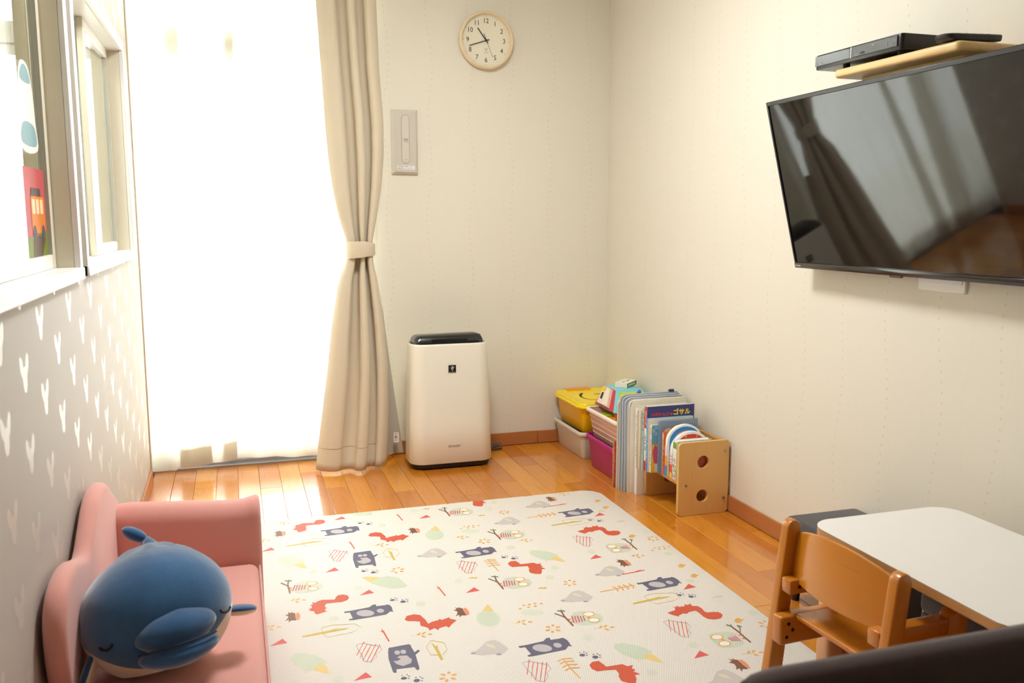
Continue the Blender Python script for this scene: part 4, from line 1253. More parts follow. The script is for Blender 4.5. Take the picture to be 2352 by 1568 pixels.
spine_marks(t, w, 0.06, 0.13, (210, 60, 40), 0.010, 33, fill=0.6)

# two thin books on the floor at the far end
t, w = book('thin red spined book standing on the floor behind the zip cases', 3.4145, 3.4215, 1.5400, 0.21, 0.205, (204, 42, 40), (210, 60, 50), z=0.0003)
spine_marks(t, w, 0.02, 0.19, (244, 226, 206), 0.010, 41, fill=0.6)
t, w = book('thin ochre spined book leaning on the magenta box', 3.4225, 3.4305, 1.5370, 0.21, 0.200, (206, 160, 84), (214, 176, 110), z=0.0003)
spine_marks(t, w, 0.02, 0.15, (160, 70, 50), 0.009, 42, fill=0.6); spine_band(t, w, 0.17, 0.195, (110, 140, 90))

# clear plastic zip cases
def vinyl(name, rgb, alpha):
    t = NT(name)
    v = t.coord(); n = t.noise(v, 22.0, 3)
    t.link(t.mix(n, lin(rgb), lin(tuple(min(255, c + 14) for c in rgb))), t.b.inputs['Base Color'])
    t.b.inputs['Roughness'].default_value = 0.22
    t.b.inputs['Alpha'].default_value = alpha
    t.bump(t.noise(v, 30.0, 3), 0.5, 0.004)
    return t.m
M_vin = vinyl('clear_vinyl', (196, 202, 212), 1.0)
M_vin2 = vinyl('milky_vinyl', (226, 220, 204), 1.0)
M_zipc = plain('zip_cream', (226, 216, 190), 0.7, 0.1, 300)
M_zipg = plain('zip_grey', (178, 182, 190), 0.7, 0.1, 300)
def zip_case(label, y0, y1, xf, h, dep, mv, mz, paper, seed):
    t = thing('zip_case', label, 'zip case', (xf, (y0 + y1) / 2, 0.0005))
    w = (y1 - y0) / 2
    rd = random.Random(seed)
    bm = bmesh.new()
    N = 14
    rings = []
    for j in range(N + 1):
        s = j / N
        zz = h * s
        bul = w * 0.9 * (0.55 + 0.45 * math.sin(PI * min(1, max(0, s))) ** 0.5)
        wob = 0.0006 * math.sin(5 * s + seed)
        in_ = 0.012 * (max(0, s - 0.94) / 0.06) ** 2
        rings.append([Vector((0.003 + in_, -bul * 0.5 + wob, zz)), Vector((0.02 + in_, -bul + wob, zz)), Vector((dep * 0.5, -bul * 0.9 + wob * 0.5, zz)), Vector((dep - 0.004 - in_, -bul * 0.5, zz)),
                      Vector((dep - 0.004 - in_, bul * 0.5, zz)), Vector((dep * 0.5, bul * 0.9, zz)), Vector((0.02 + in_, bul + wob, zz)), Vector((0.003 + in_, bul * 0.5 + wob, zz))])
    loft(bm, rings)
    from_bm('pocket', bm, mv, t, smooth=50)
    path = [Vector((0.0, 0.002 * math.sin(5 * s + seed), h * s)) for s in [k / 12 * 0.96 for k in range(13)]]
    path += [Vector((0.006, 0, h * 0.985)), Vector((0.020, 0, h))] + [Vector((0.02 + (dep - 0.04) * k / 6, 0, h)) for k in range(1, 7)]
    bm = bmesh.new(); tube(bm, path, min(0.0042, w * 0.7), 8)
    zp = from_bm('zip_edge', bm, mz, t, smooth=60)
    bm = bmesh.new()
    k = 0
    for i in range(58):
        zz = 0.008 + i * (h * 0.93) / 58
        add_box(bm, -0.0052, -0.0036, -0.0022 + 0.002 * math.sin(5 * zz / h + seed), 0.0022 + 0.002 * math.sin(5 * zz / h + seed), zz, zz + 0.0028)
    to = from_bm('zip_teeth', bm, plain('zip_tooth', (206, 200, 184), 0.5), zp, smooth=None)
    if paper:
        box('sheets', 0.02, dep - 0.012, -w * 0.45, w * 0.45, 0.006, h - 0.02, plain('sheet_%d' % paper[0], paper, 0.8, 0.04), t)
    return t
zip_case('cream edged zip case at the red book end of the row', 3.3960, 3.4120, 1.5480, 0.392, 0.285, M_vin2, M_zipc, (226, 220, 206), 1)
zip_case('tall clear grey zip case with slumped top, first of the grey ones', 3.3775, 3.3945, 1.5520, 0.412, 0.285, M_vin, M_zipg, (206, 208, 210), 2)
zip_case('clear grey zip case between two other grey cases', 3.3600, 3.3760, 1.5560, 0.408, 0.280, M_vin, M_zipg, (186, 196, 210), 3)
zip_case('clear grey zip case next to the cream zipped case', 3.3425, 3.3585, 1.5600, 0.404, 0.280, M_vin, M_zipg, (200, 202, 206), 4)
zip_case('thick cream zipped case leaning beside the white folder', 3.3170, 3.3410, 1.5660, 0.398, 0.275, M_vin2, M_zipc, (222, 216, 200), 5)
fo = thing('document_folder', 'white cardboard folder standing between the zip cases and bookshelf', 'folder', (1.588, 3.3000, 0.0005))
box('front_flap', 0.0, 0.235, -0.013, -0.0115, 0.0, 0.372, plain('folder_white', (232, 226, 214), 0.6, 0.02), fo, r=0.0005, seg=1)
box('back_flap', 0.0, 0.235, 0.0115, 0.013, 0.0, 0.380, plain('folder_white', (232, 226, 214), 0.6, 0.02), fo, r=0.0005, seg=1)
box('spine', -0.0015, 0.0, -0.013, 0.013, 0.0, 0.372, plain('folder_white', (232, 226, 214), 0.6, 0.02), fo, r=0.0005, seg=1)
box('sheets', 0.004, 0.228, -0.011, 0.011, 0.002, 0.366, M_page, fo)
bm = bmesh.new(); tube(bm, [Vector((1.776, 3.386, 0.4195)), Vector((1.780, 3.386, 0.4197)), Vector((1.798, 3.386, 0.4200)), Vector((1.802, 3.386, 0.4200))], [0.004, 0.0065, 0.0065, 0.004], 10)
o = from_bm('cap', bm, plain('cap_navy', (40, 58, 96), 0.4), None)
o.name = 'pen_cap'; tag(o, 'navy blue cap lying on top of the grey zip cases', 'pen cap')

# ================================================================== PLAY MAT
# printed motifs: outlines in half-millimetres around each motif's centre, traced as flat plan shapes
MOTIF = {
    'bearr': [('navy', [(-138, 56), (-95, 57), (12, 71), (38, 99), (60, 98), (54, 73), (109, 72), (123, 78), (136, 63), (142, 30), (139, -11), (140, -35), (124, -22), (93, -57), (-97, -72), (-122, -69), (-123, -54), (-99, -47), (-106, 35), (-136, 35)]), ('pale', [(30, -18), (23, -35), (7, -45), (-15, -47), (-37, -40), (-56, -25), (-68, -6), (-71, 14), (-63, 31), (-47, 42), (-26, 44), (-3, 37), (16, 22), (28, 2)]), ('pale', [(91, -3), (86, -16), (77, -23), (65, -24), (55, -17), (49, -4), (48, 10), (53, 23), (62, 31), (74, 31), (84, 24), (90, 11)])],
    'bearu': [('navy', [(-55, 138), (-46, 144), (-38, 142), (46, 150), (60, 150), (67, 134), (66, 109), (71, 52), (96, 74), (103, 59), (71, 23), (62, -123), (55, -140), (44, -133), (40, -105), (-53, -99), (-58, -132), (-70, -132), (-75, -119), (-74, 23), (-64, 95)]), ('pale', [(-54, -7), (-34, -14), (-12, 0), (-27, 25), (-13, 37), (25, 29), (43, -22), (30, -58), (-14, -76), (-43, -47)]), ('pale', [(-3, 71), (-8, 58), (-17, 52), (-27, 55), (-33, 66), (-33, 81), (-28, 94), (-19, 100), (-9, 97), (-3, 86)]), ('pale', [(29, 69), (24, 56), (15, 50), (6, 53), (0, 64), (-1, 79), (5, 92), (14, 98), (23, 95), (29, 84)])],
    'sqr': [('red', [(56, 96), (73, 118), (105, 117), (127, 96), (132, 61), (117, 28), (80, 10), (54, 15), (-9, 19), (-19, 1), (-22, -30), (-11, -44), (-22, -51), (-27, -80), (-13, -93), (-28, -95), (-74, -116), (-88, -102), (-88, -71), (-120, -46), (-106, -33), (-118, -21), (-99, -21), (-95, -2), (-104, 27), (-87, 27), (-91, 61), (-74, 48), (-51, 70), (-28, 79), (11, 69), (45, 61)])],
    'sq3': [('red', [(-164, 35), (-119, 49), (-104, 53), (-91, 78), (-91, 106), (-81, 84), (-66, 108), (-60, 87), (-23, 85), (-9, 111), (2, 94), (28, 108), (21, 76), (52, 63), (61, 30), (54, -15), (66, -33), (100, -34), (129, -46), (135, -73), (127, -98), (96, -125), (56, -127), (23, -108), (13, -71), (15, -21), (9, 13), (-36, 6), (-61, -11), (-79, 1), (-120, -20), (-119, -34), (-135, -16), (-153, 8)])],
    'sq4': [('red', [(-102, 100), (-76, 127), (-39, 127), (-29, 89), (-25, 60), (29, 59), (65, 59), (82, 31), (114, 32), (95, 4), (107, -16), (89, -28), (112, -62), (80, -65), (72, -101), (50, -137), (19, -127), (-10, -96), (-5, -54), (9, -25), (9, 15), (-45, 25), (-89, 28), (-105, 60)])],
    'sql': [('red', [(-146, 73), (-126, 116), (-82, 127), (-48, 105), (-31, 37), (-26, -19), (0, 0), (39, 9), (51, 25), (57, 4), (108, 26), (109, 6), (140, -25), (106, -60), (74, -103), (65, -79), (21, -92), (12, -115), (-5, -84), (-36, -103), (-39, -68), (-74, -30), (-66, 21), (-96, 38), (-132, 47)])],
    'owl': [('mint', [(-54, 52), (-19, 92), (29, 98), (66, 71), (103, 69), (89, 48), (119, 28), (117, -32), (92, -69), (68, -81), (11, -87), (-37, -82), (-67, -43), (-73, -12)]), ('pink', [(-57, 43), (-22, 50), (5, 24), (13, -14), (-13, -45), (-52, -50), (-67, -19)]), ('burg', [(-50, 49), (-70, -37), (-64, -35), (-44, 51)]), ('burg', [(-34, 46), (-52, -37), (-47, -35), (-28, 48)]), ('burg', [(-18, 43), (-35, -37), (-29, -35), (-12, 45)]), ('burg', [(-3, 34), (-17, -36), (-11, -34), (3, 37)]), ('burg', [(13, 31), (0, -36), (6, -33), (19, 34)]), ('orange', [(91, 32), (80, 18), (63, 11), (44, 12), (29, 22), (21, 37), (23, 53), (33, 68), (51, 75), (69, 74), (85, 64), (93, 49)]), ('orange', [(90, -48), (79, -62), (62, -69), (44, -67), (29, -58), (21, -43), (23, -27), (33, -14), (50, -6), (69, -8), (84, -17), (92, -32)]), ('white', [(84, 34), (76, 24), (62, 19), (48, 20), (35, 28), (28, 39), (29, 51), (38, 62), (51, 67), (66, 66), (78, 58), (85, 47)]), ('white', [(83, -46), (75, -56), (62, -61), (47, -60), (35, -52), (28, -41), (29, -29), (37, -19), (51, -14), (65, -16), (78, -23), (84, -34)]), ('amber', [(50, -1), (45, -6), (37, -7), (31, -2), (30, 5), (36, 11), (44, 11), (50, 6)]), ('brown', [(-80, -67), (-81, -17), (-85, 68), (-78, 131), (-88, 125), (-96, 59), (-92, -27), (-90, -76)]), ('brown', [(-89, 54), (-114, 97), (-120, 88), (-95, 44)]), ('green', [(-107, 134), (-63, 119), (-59, 130), (-102, 145)]), ('green', [(-80, 151), (-86, 120), (-80, 122), (-74, 153)]), ('green', [(-134, 106), (-120, 87), (-114, 98), (-128, 118)]), ('amber', [(-67, 11), (-72, 8), (-80, 8), (-86, 12), (-87, 17), (-83, 21), (-75, 21), (-69, 17)]), ('amber', [(-70, -25), (-74, -28), (-82, -28), (-88, -24), (-89, -18), (-85, -15), (-77, -15), (-71, -19)])],
    'owll': [('mint', [(-70, 79), (-37, 101), (6, 96), (40, 97), (79, 77), (90, 53), (83, -26), (67, -61), (30, -80), (-22, -79), (-74, -71), (-83, -45), (-83, 26)]), ('pink', [(30, 43), (61, 62), (84, 50), (83, -26), (63, -40), (29, -21), (15, 19)]), ('burg', [(16, 19), (25, -22), (31, -16), (22, 25)]), ('burg', [(32, 22), (38, -25), (44, -20), (38, 28)]), ('burg', [(48, 26), (51, -28), (57, -23), (54, 31)]), ('burg', [(64, 29), (64, -31), (69, -27), (70, 34)]), ('orange', [(1, 38), (-13, 24), (-32, 17), (-51, 18), (-66, 27), (-72, 43), (-68, 60), (-54, 74), (-35, 82), (-15, 81), (0, 71), (6, 55)]), ('orange', [(1, -40), (-12, -54), (-31, -61), (-50, -60), (-65, -50), (-70, -35), (-66, -19), (-53, -5), (-34, 3), (-14, 1), (0, -8), (6, -23)]), ('white', [(-6, 40), (-17, 29), (-32, 24), (-47, 25), (-59, 32), (-64, 44), (-61, 58), (-50, 69), (-35, 75), (-19, 74), (-7, 66), (-3, 54)]), ('white', [(-6, -38), (-16, -49), (-31, -54), (-46, -53), (-58, -46), (-63, -34), (-59, -21), (-49, -10), (-34, -4), (-18, -5), (-7, -13), (-2, -25)]), ('amber', [(-10, 7), (-16, 2), (-24, 2), (-29, 6), (-28, 13), (-22, 18), (-14, 18), (-9, 14)]), ('brown', [(117, -56), (117, -3), (121, 66), (117, 143), (106, 133), (110, 56), (106, -11), (107, -65)]), ('brown', [(123, 62), (141, 88), (154, 127), (148, 124), (135, 87), (120, 65)]), ('green', [(91, 159), (111, 136), (119, 146), (99, 170)]), ('green', [(120, 164), (106, 139), (112, 139), (126, 164)]), ('green', [(144, 134), (159, 112), (167, 123), (152, 144)]), ('amber', [(112, 29), (106, 26), (99, 26), (93, 30), (93, 35), (99, 39), (106, 38), (112, 35)]), ('amber', [(110, -11), (105, -14), (97, -14), (92, -10), (92, -5), (97, -1), (105, -2), (110, -6)])],
    'stump': [('brown', [(17, 43), (-1, 54), (2, 73), (-10, 51), (-23, 71), (-21, 40), (-42, 34), (-24, 11), (-28, -13), (-46, -47), (-23, -34), (-29, -71), (-11, -48), (17, -57), (14, -6)]), ('peach', [(42, -10), (38, -35), (32, -52), (25, -57), (18, -48), (14, -28), (14, -1), (18, 24), (24, 42), (31, 46), (38, 37), (42, 16)])],
    'hog': [('grey', [(-110, -10), (-73, 1), (-30, 49), (-1, 80), (45, 88), (70, 52), (86, -5), (93, -35), (68, -60), (31, -92), (11, -70), (-63, -63), (-98, -41)]), ('cream', [(-15, 61), (24, 37), (31, -15), (-7, 19)]), ('mauve', [(-88, -32), (-94, -37), (-106, -36), (-115, -30), (-117, -23), (-110, -18), (-99, -19), (-90, -24)]), ('mauve', [(39, -83), (32, -89), (20, -89), (11, -83), (10, -74), (17, -68), (29, -68), (38, -74)])],
    'heart': [('mauve', [(-33, 99), (3, 105), (25, 89), (57, 61), (86, 44), (88, -2), (50, -37), (49, -71), (17, -108), (-7, -100), (-20, -80), (-18, -13), (-29, 24), (-31, 103), (-34, 100), (-32, 21), (-22, -17), (-24, -83), (-9, -105), (16, -112), (52, -71), (53, -38), (91, -2), (90, 48), (60, 67), (28, 95), (6, 110), (-31, 104)]), ('redline', [(10, 123), (-49, -19), (-45, -19), (15, 123)]), ('redline', [(22, 92), (-36, -49), (-32, -48), (27, 93)]), ('redline', [(44, 81), (-26, -85), (-22, -85), (49, 81)]), ('redline', [(68, 78), (-8, -103), (-4, -103), (73, 78)]), ('redline', [(88, 67), (9, -117), (13, -117), (93, 67)])],
    'egg': [('mint', [(-95, 78), (-73, 121), (-27, 123), (31, 80), (69, 27), (87, -19), (58, -42), (2, -87), (-40, -59), (-80, 9)]), ('yellow', [(11, -67), (37, -35), (71, -34), (82, -73), (90, -146), (51, -118)]), ('yellow', [(-19, -90), (-22, -95), (-28, -96), (-33, -92), (-35, -85), (-32, -79), (-27, -78), (-21, -83)])],
    'bigleaf': [('mint', [(-115, 16), (-79, 67), (6, 83), (71, 30), (103, -105), (83, -128), (3, -123), (-67, -61)]), ('yellow', [(-155, 112), (-114, 110), (-37, 75), (-84, 37), (-115, 16)])],
    'cone': [('mint', [(55, -72), (38, -114), (12, -143), (-19, -154), (-48, -145), (-70, -117), (-81, -77), (-78, -30), (-62, 12), (-36, 43), (-4, 54), (26, 45), (49, 16), (59, -26)]), ('yellow', [(-22, 54), (40, 138), (50, 32)])],
    'tri': [('rose', [(-53, -25), (18, 44), (41, -15)])],
    'twig': [('redline', [(-8, 91), (3, 45), (6, 63), (4, 36), (14, -77), (6, -87), (-1, -9), (-5, 34), (-23, 53), (-7, 48)])],
    'twigh': [('redline', [(-86, -14), (12, -5), (84, 6), (90, 20), (17, 8), (-81, -1)]), ('redline', [(15, 2), (67, 21), (70, 29), (18, 10)])],
    'paws': [('navy', [(-22, 3), (-28, -4), (-38, -7), (-47, -4), (-53, 3), (-52, 12), (-46, 19), (-37, 22), (-28, 19), (-22, 12)]), ('navy', [(-37, 34), (-40, 31), (-44, 31), (-46, 35), (-44, 39), (-40, 41), (-37, 39)]), ('navy', [(-12, 35), (-16, 31), (-19, 31), (-20, 35), (-18, 40), (-14, 43), (-12, 40)]), ('navy', [(-2, 18), (-6, 15), (-11, 16), (-15, 19), (-13, 23), (-8, 24), (-3, 22)]), ('navy', [(-9, -3), (-12, -6), (-17, -5), (-20, -2), (-18, 2), (-14, 3), (-9, 1)]), ('navy', [(36, -39), (29, -47), (19, -50), (9, -46), (4, -39), (4, -29), (11, -21), (21, -18), (31, -21), (36, -29)]), ('navy', [(26, -6), (23, -10), (18, -10), (17, -6), (19, 0), (23, 2), (26, 0)]), ('navy', [(48, -7), (44, -11), (41, -11), (39, -7), (42, -2), (45, 1), (48, -1)]), ('navy', [(58, -22), (54, -25), (49, -25), (46, -21), (47, -17), (52, -16), (57, -18)]), ('navy', [(49, -45), (46, -48), (41, -47), (38, -44), (40, -40), (44, -38), (48, -41)])],
    'flower': [('orange', [(23, 36), (17, 28), (10, 27), (5, 32), (5, 41), (11, 49), (18, 51), (23, 45)]), ('orange', [(50, 11), (43, 4), (31, 2), (21, 5), (18, 11), (25, 18), (37, 21), (47, 18)]), ('orange', [(34, -35), (27, -39), (17, -35), (10, -26), (10, -16), (16, -12), (26, -16), (34, -26)]), ('orange', [(-6, -38), (-12, -46), (-20, -48), (-24, -42), (-24, -32), (-18, -23), (-10, -21), (-5, -27)]), ('orange', [(-16, -7), (-23, -14), (-35, -16), (-45, -13), (-48, -7), (-41, 0), (-30, 3), (-19, 0)]), ('orange', [(-7, 18), (-13, 15), (-22, 19), (-29, 28), (-30, 37), (-24, 41), (-14, 37), (-7, 27)])],
    'sprig': [('orange', [(-11, 31), (-15, 21), (-25, 10), (-35, 5), (-39, 8), (-35, 18), (-25, 29), (-15, 35)]), ('orange', [(19, 28), (14, 18), (3, 10), (-7, 7), (-10, 12), (-5, 22), (5, 31), (16, 33)]), ('orange', [(7, -30), (1, -33), (-8, -27), (-14, -16), (-14, -6), (-8, -3), (0, -9), (7, -20)]), ('orange', [(51, -6), (45, -11), (35, -10), (26, -5), (24, 2), (30, 7), (40, 6), (49, 1)]), ('yellow', [(-73, 8), (-16, 5), (-15, 9), (-72, 12)])],
    'blob': [('mintpale', [(28, -9), (17, -27), (-1, -34), (-19, -29), (-29, -12), (-28, 9), (-17, 27), (1, 35), (19, 29), (29, 12)])],
    'tree': [('olive', [(-13, 78), (-5, 51), (0, 25), (14, 32), (8, -3), (9, -127), (-6, -137), (-10, -9)]), ('olive', [(5, -75), (-44, -55), (-49, 27), (-11, 93), (52, 49), (51, -27), (17, -75), (18, -81), (54, -30), (55, 56), (-10, 102), (-52, 29), (-46, -62), (3, -82)])],
    'treeh': [('olive', [(-161, -13), (-13, 9), (54, 28), (24, 12), (103, 7), (82, -6), (1, -15), (-161, -32)]), ('olive', [(-50, 53), (15, 67), (139, 44), (166, -13), (108, -51), (-25, -68), (-42, -33), (-48, 57), (-51, 54), (-46, -37), (-27, -73), (107, -56), (169, -12), (142, 49), (18, 73), (-48, 58)])],
    'pineh': [('orange', [(-128, -15), (119, 14), (123, 27), (-124, -3)]), ('orange', [(-27, 35), (-10, -3), (-1, 11), (-17, 49)]), ('orange', [(-11, 3), (-24, -37), (-13, -35), (0, 5)]), ('orange', [(10, 38), (26, 1), (36, 15), (20, 53)]), ('orange', [(26, 6), (13, -34), (24, -31), (37, 9)]), ('orange', [(48, 42), (64, 4), (73, 18), (57, 57)]), ('orange', [(63, 10), (50, -30), (61, -28), (74, 12)]), ('orange', [(88, 46), (103, 8), (113, 22), (98, 61)]), ('orange', [(103, 14), (89, -26), (100, -24), (114, 16)])],
    'pined': [('orange', [(0, 88), (3, -17), (13, -127), (20, -121), (11, -11), (7, 94)]), ('orange', [(-33, 67), (3, 86), (4, 97), (-32, 77)]), ('orange', [(1, 86), (51, 74), (55, 85), (5, 97)]), ('orange', [(-31, 38), (5, 57), (6, 68), (-30, 48)]), ('orange', [(3, 57), (52, 45), (56, 56), (7, 68)]), ('orange', [(-30, 2), (5, 21), (6, 31), (-30, 12)]), ('orange', [(4, 21), (53, 8), (57, 19), (8, 31)]), ('orange', [(-29, -33), (6, -15), (7, -5), (-29, -23)]), ('orange', [(5, -15), (53, -27), (57, -17), (8, -5)])],
    'cloud': [('orange', [(-65, -22), (-70, -28), (-77, -29), (-83, -24), (-83, -16), (-78, -10), (-71, -10), (-65, -15)]), ('orange', [(-29, 15), (-34, 9), (-42, 8), (-48, 13), (-48, 21), (-43, 27), (-36, 27), (-30, 22)]), ('orange', [(-10, -20), (-15, -26), (-23, -27), (-29, -22), (-29, -14), (-24, -8), (-17, -8), (-11, -13)]), ('orange', [(6, 14), (1, 8), (-7, 8), (-13, 12), (-13, 20), (-8, 26), (0, 27), (5, 22)]), ('orange', [(42, 17), (37, 11), (29, 10), (24, 15), (23, 23), (28, 29), (36, 30), (42, 25)]), ('orange', [(33, -18), (27, -24), (20, -24), (14, -20), (14, -12), (19, -6), (26, -5), (32, -10)]), ('orange', [(78, 5), (73, -1), (66, -1), (60, 4), (60, 11), (65, 17), (72, 18), (78, 13)])],
    'mint': [('mintpale', [(67, -21), (54, -36), (31, -43), (2, -42), (-27, -33), (-51, -17), (-65, 2), (-67, 21), (-54, 36), (-31, 44), (-2, 43), (28, 34), (52, 18), (66, -2)])],
    'tear': [('orange', [(-28, 9), (0, 33), (19, 30), (19, 12), (38, 10), (5, -13), (-13, -29), (-31, -16)])],
    'bird': [('greypale', [(-43, -2), (1, 10), (39, 3), (33, -15), (-12, -13)])],
    'bfly': [('olive', [(3, -10), (-4, -13), (-13, -5), (-18, 9), (-14, 17), (-4, 14), (3, 2)]), ('olive', [(27, 2), (21, -9), (8, -16), (0, -14), (1, -5), (12, 5), (24, 8)]), ('olive', [(-16, -4), (-21, -8), (-29, -7), (-34, -2), (-32, 4), (-25, 5), (-18, 2)])],
}
PLACE = {
    'tri': [(0.355, 3.337), (0.079, 3.083), (0.272, 2.832), (1.143, 2.677), (1.328, 3.077), (0.672, 3.256)],
    'twig': [(0.576, 3.283), (0.361, 3.042)], 'twigh': [(1.209, 3.235)],
    'paws': [(0.439, 3.258), (0.387, 2.791), (1.288, 3.028), (0.861, 2.767)],
    'flower': [(0.476, 2.768), (0.98, 3.218), (0.82, 2.937), (1.41, 2.778)],
    'sprig': [(0.145, 3.344), (0.464, 3.01), (0.063, 3.182), (1.285, 3.358), (0.754, 2.998), (0.966, 2.897)],
    'blob': [(0.102, 2.853), (0.211, 2.841), (0.236, 3.188), (0.497, 3.211), (0.333, 3.382), (0.893, 2.856), (0.646, 3.34), (0.978, 3.349), (1.418, 2.857), (1.394, 3.346), (1.353, 3.117), (1.151, 2.731), (0.935, 3.28)],
    'tree': [(0.481, 2.923)], 'treeh': [(0.221, 3.112), (1.187, 3.03)], 'cone': [(0.669, 3.079)], 'bigleaf': [(0.433, 2.69)],
    'egg': [(0.148, 2.945), (0.985, 2.74)], 'hog': [(0.62, 2.88), (0.964, 3.115), (1.14, 3.265)],
    'pineh': [(1.109, 3.131)], 'pined': [(0.784, 2.722)], 'cloud': [(0.809, 3.098), (1.394, 2.686)], 'mint': [(0.799, 3.052)],
    'tear': [(1.35, 2.823), (1.389, 3.236), (1.388, 3.149)], 'stump': [(0.124, 3.237), (0.601, 3.121), (1.214, 3.319)],
    'bearr': [(0.339, 3.197), (1.25, 3.125), (0.764, 2.84)], 'bearu': [(0.385, 2.894)], 'sqr': [(0.231, 3.288)], 'sql': [(0.504, 3.083)],
    'sq3': [(1.258, 2.914)], 'sq4': [(0.891, 3.382)], 'owl': [(0.169, 2.722), (0.808, 3.272), (0.924, 2.971)], 'owll': [(1.253, 2.728)],
    'heart': [(0.294, 2.958), (0.694, 2.728), (1.154, 2.832)], 'bird': [(1.374, 2.986)], 'bfly': [(0.886, 3.208), (0.699, 3.35)],
}
PNAME = {'tri': 'triangle_print', 'twig': 'twig_print', 'twigh': 'twig_print', 'paws': 'paw_print', 'flower': 'flower_print', 'sprig': 'sprig_print', 'blob': 'mint_spot_print', 'tree': 'tree_print', 'treeh': 'tree_print', 'cone': 'acorn_print',
         'bigleaf': 'bird_print', 'egg': 'bird_print', 'hog': 'hedgehog_print', 'pineh': 'fern_print', 'pined': 'fern_print', 'cloud': 'berry_print', 'mint': 'bush_print', 'tear': 'leaf_print', 'stump': 'stump_print', 'bearr': 'bear_print',
         'bearu': 'bear_print', 'sqr': 'squirrel_print', 'sql': 'squirrel_print', 'sq3': 'squirrel_print', 'sq4': 'squirrel_print', 'owl': 'owl_print', 'owll': 'owl_print', 'heart': 'striped_heart_print', 'bird': 'feather_print', 'bfly': 'butterfly_print'}
PCOL = {'navy': (104, 102, 124), 'pale': (196, 190, 192), 'red': (212, 92, 66), 'mint': (206, 216, 194), 'mintpale': (218, 221, 202), 'pink': (226, 196, 190), 'burg': (160, 70, 90), 'orange': (230, 172, 92),
        'white': (246, 242, 232), 'amber': (238, 140, 50), 'brown': (132, 88, 66), 'green': (96, 124, 84), 'peach': (226, 150, 112), 'grey': (204, 198, 194), 'greypale': (212, 206, 198), 'cream': (226, 214, 186),
        'mauve': (166, 152, 166), 'redline': (220, 88, 66), 'rose': (222, 96, 92), 'yellow': (234, 204, 136), 'olive': (210, 182, 84)}
def mat_weave(name, rgb, hole=0.42):
    t = NT(name)
    g = t.new('ShaderNodeNewGeometry')
    sp = t.new('ShaderNodeSeparateXYZ'); t.link(g.outputs['Position'], sp.inputs[0])
    ax_, ay_ = 0.0050, 0.0050
    rowf = t.math('DIVIDE', sp.outputs[1], ay_)
    odd = t.math('MULTIPLY', t.math('FRACT', t.math('MULTIPLY', t.math('FLOOR', rowf), 0.5)), 2.0)
    u = t.math('SUBTRACT', t.math('FRACT', t.math('ADD', t.math('DIVIDE', sp.outputs[0], ax_), t.math('MULTIPLY', odd, 0.5))), 0.5)
    v = t.math('SUBTRACT', t.math('FRACT', rowf), 0.5)
    d = t.math('ADD', t.math('POWER', t.math('DIVIDE', u, 0.22), 2.0), t.math('POWER', t.math('DIVIDE', v, 0.34), 2.0))
    m = t.math('LESS_THAN', d, 1.0)
    c = lin(rgb)
    dk = (c[0] * hole, c[1] * hole * 0.88, c[2] * hole * 0.78, 1)
    n = t.noise(g.outputs['Position'], 40.0, 2)
    base = t.mix(n, tuple(x * 0.97 for x in c[:3]) + (1,), c)
    t.link(t.mix(m, base, dk), t.b.inputs['Base Color'])
    t.b.inputs['Roughness'].default_value = 0.55
    t.b.inputs['Specular IOR Level'].default_value = 0.3
    t.bump(t.math('SUBTRACT', 1.0, m), 0.3, 0.0006)
    return t.m
MX0, MX1, MY0, MY1, MZ = 0.047, 1.443, 1.39, 3.390, 0.0100
MAT = thing('play_mat', 'cream foam play mat printed with bears, squirrels and owls', 'play mat', (0, 0, 0))
bm = bmesh.new()
plate(bm, rrect(MX1 - MX0, MY1 - MY0, 0.075, 8, (MX0 + MX1) / 2, (MY0 + MY1) / 2), MZ - 0.0005, 'XY', 0.0005, 0.003, 2)
from_bm('foam_sheet', bm, mat_weave('mat_cream', (234, 228, 219), 0.52), MAT, smooth=40)
PM = {}
def clip_poly(pts, x0, x1, y0, y1):
    for ax_i, lim, sg in ((0, x0, 1), (0, x1, -1), (1, y0, 1), (1, y1, -1)):
        out = []
        for i in range(len(pts)):
            a, b = pts[i - 1], pts[i]
            ia, ib = sg * (a[ax_i] - lim) >= 0, sg * (b[ax_i] - lim) >= 0
            if ia != ib:
                k = (lim - a[ax_i]) / (b[ax_i] - a[ax_i])
                out.append((a[0] + k * (b[0] - a[0]), a[1] + k * (b[1] - a[1])))
            if ib: out.append(b)
        pts = out
        if len(pts) < 3: return []
    return pts
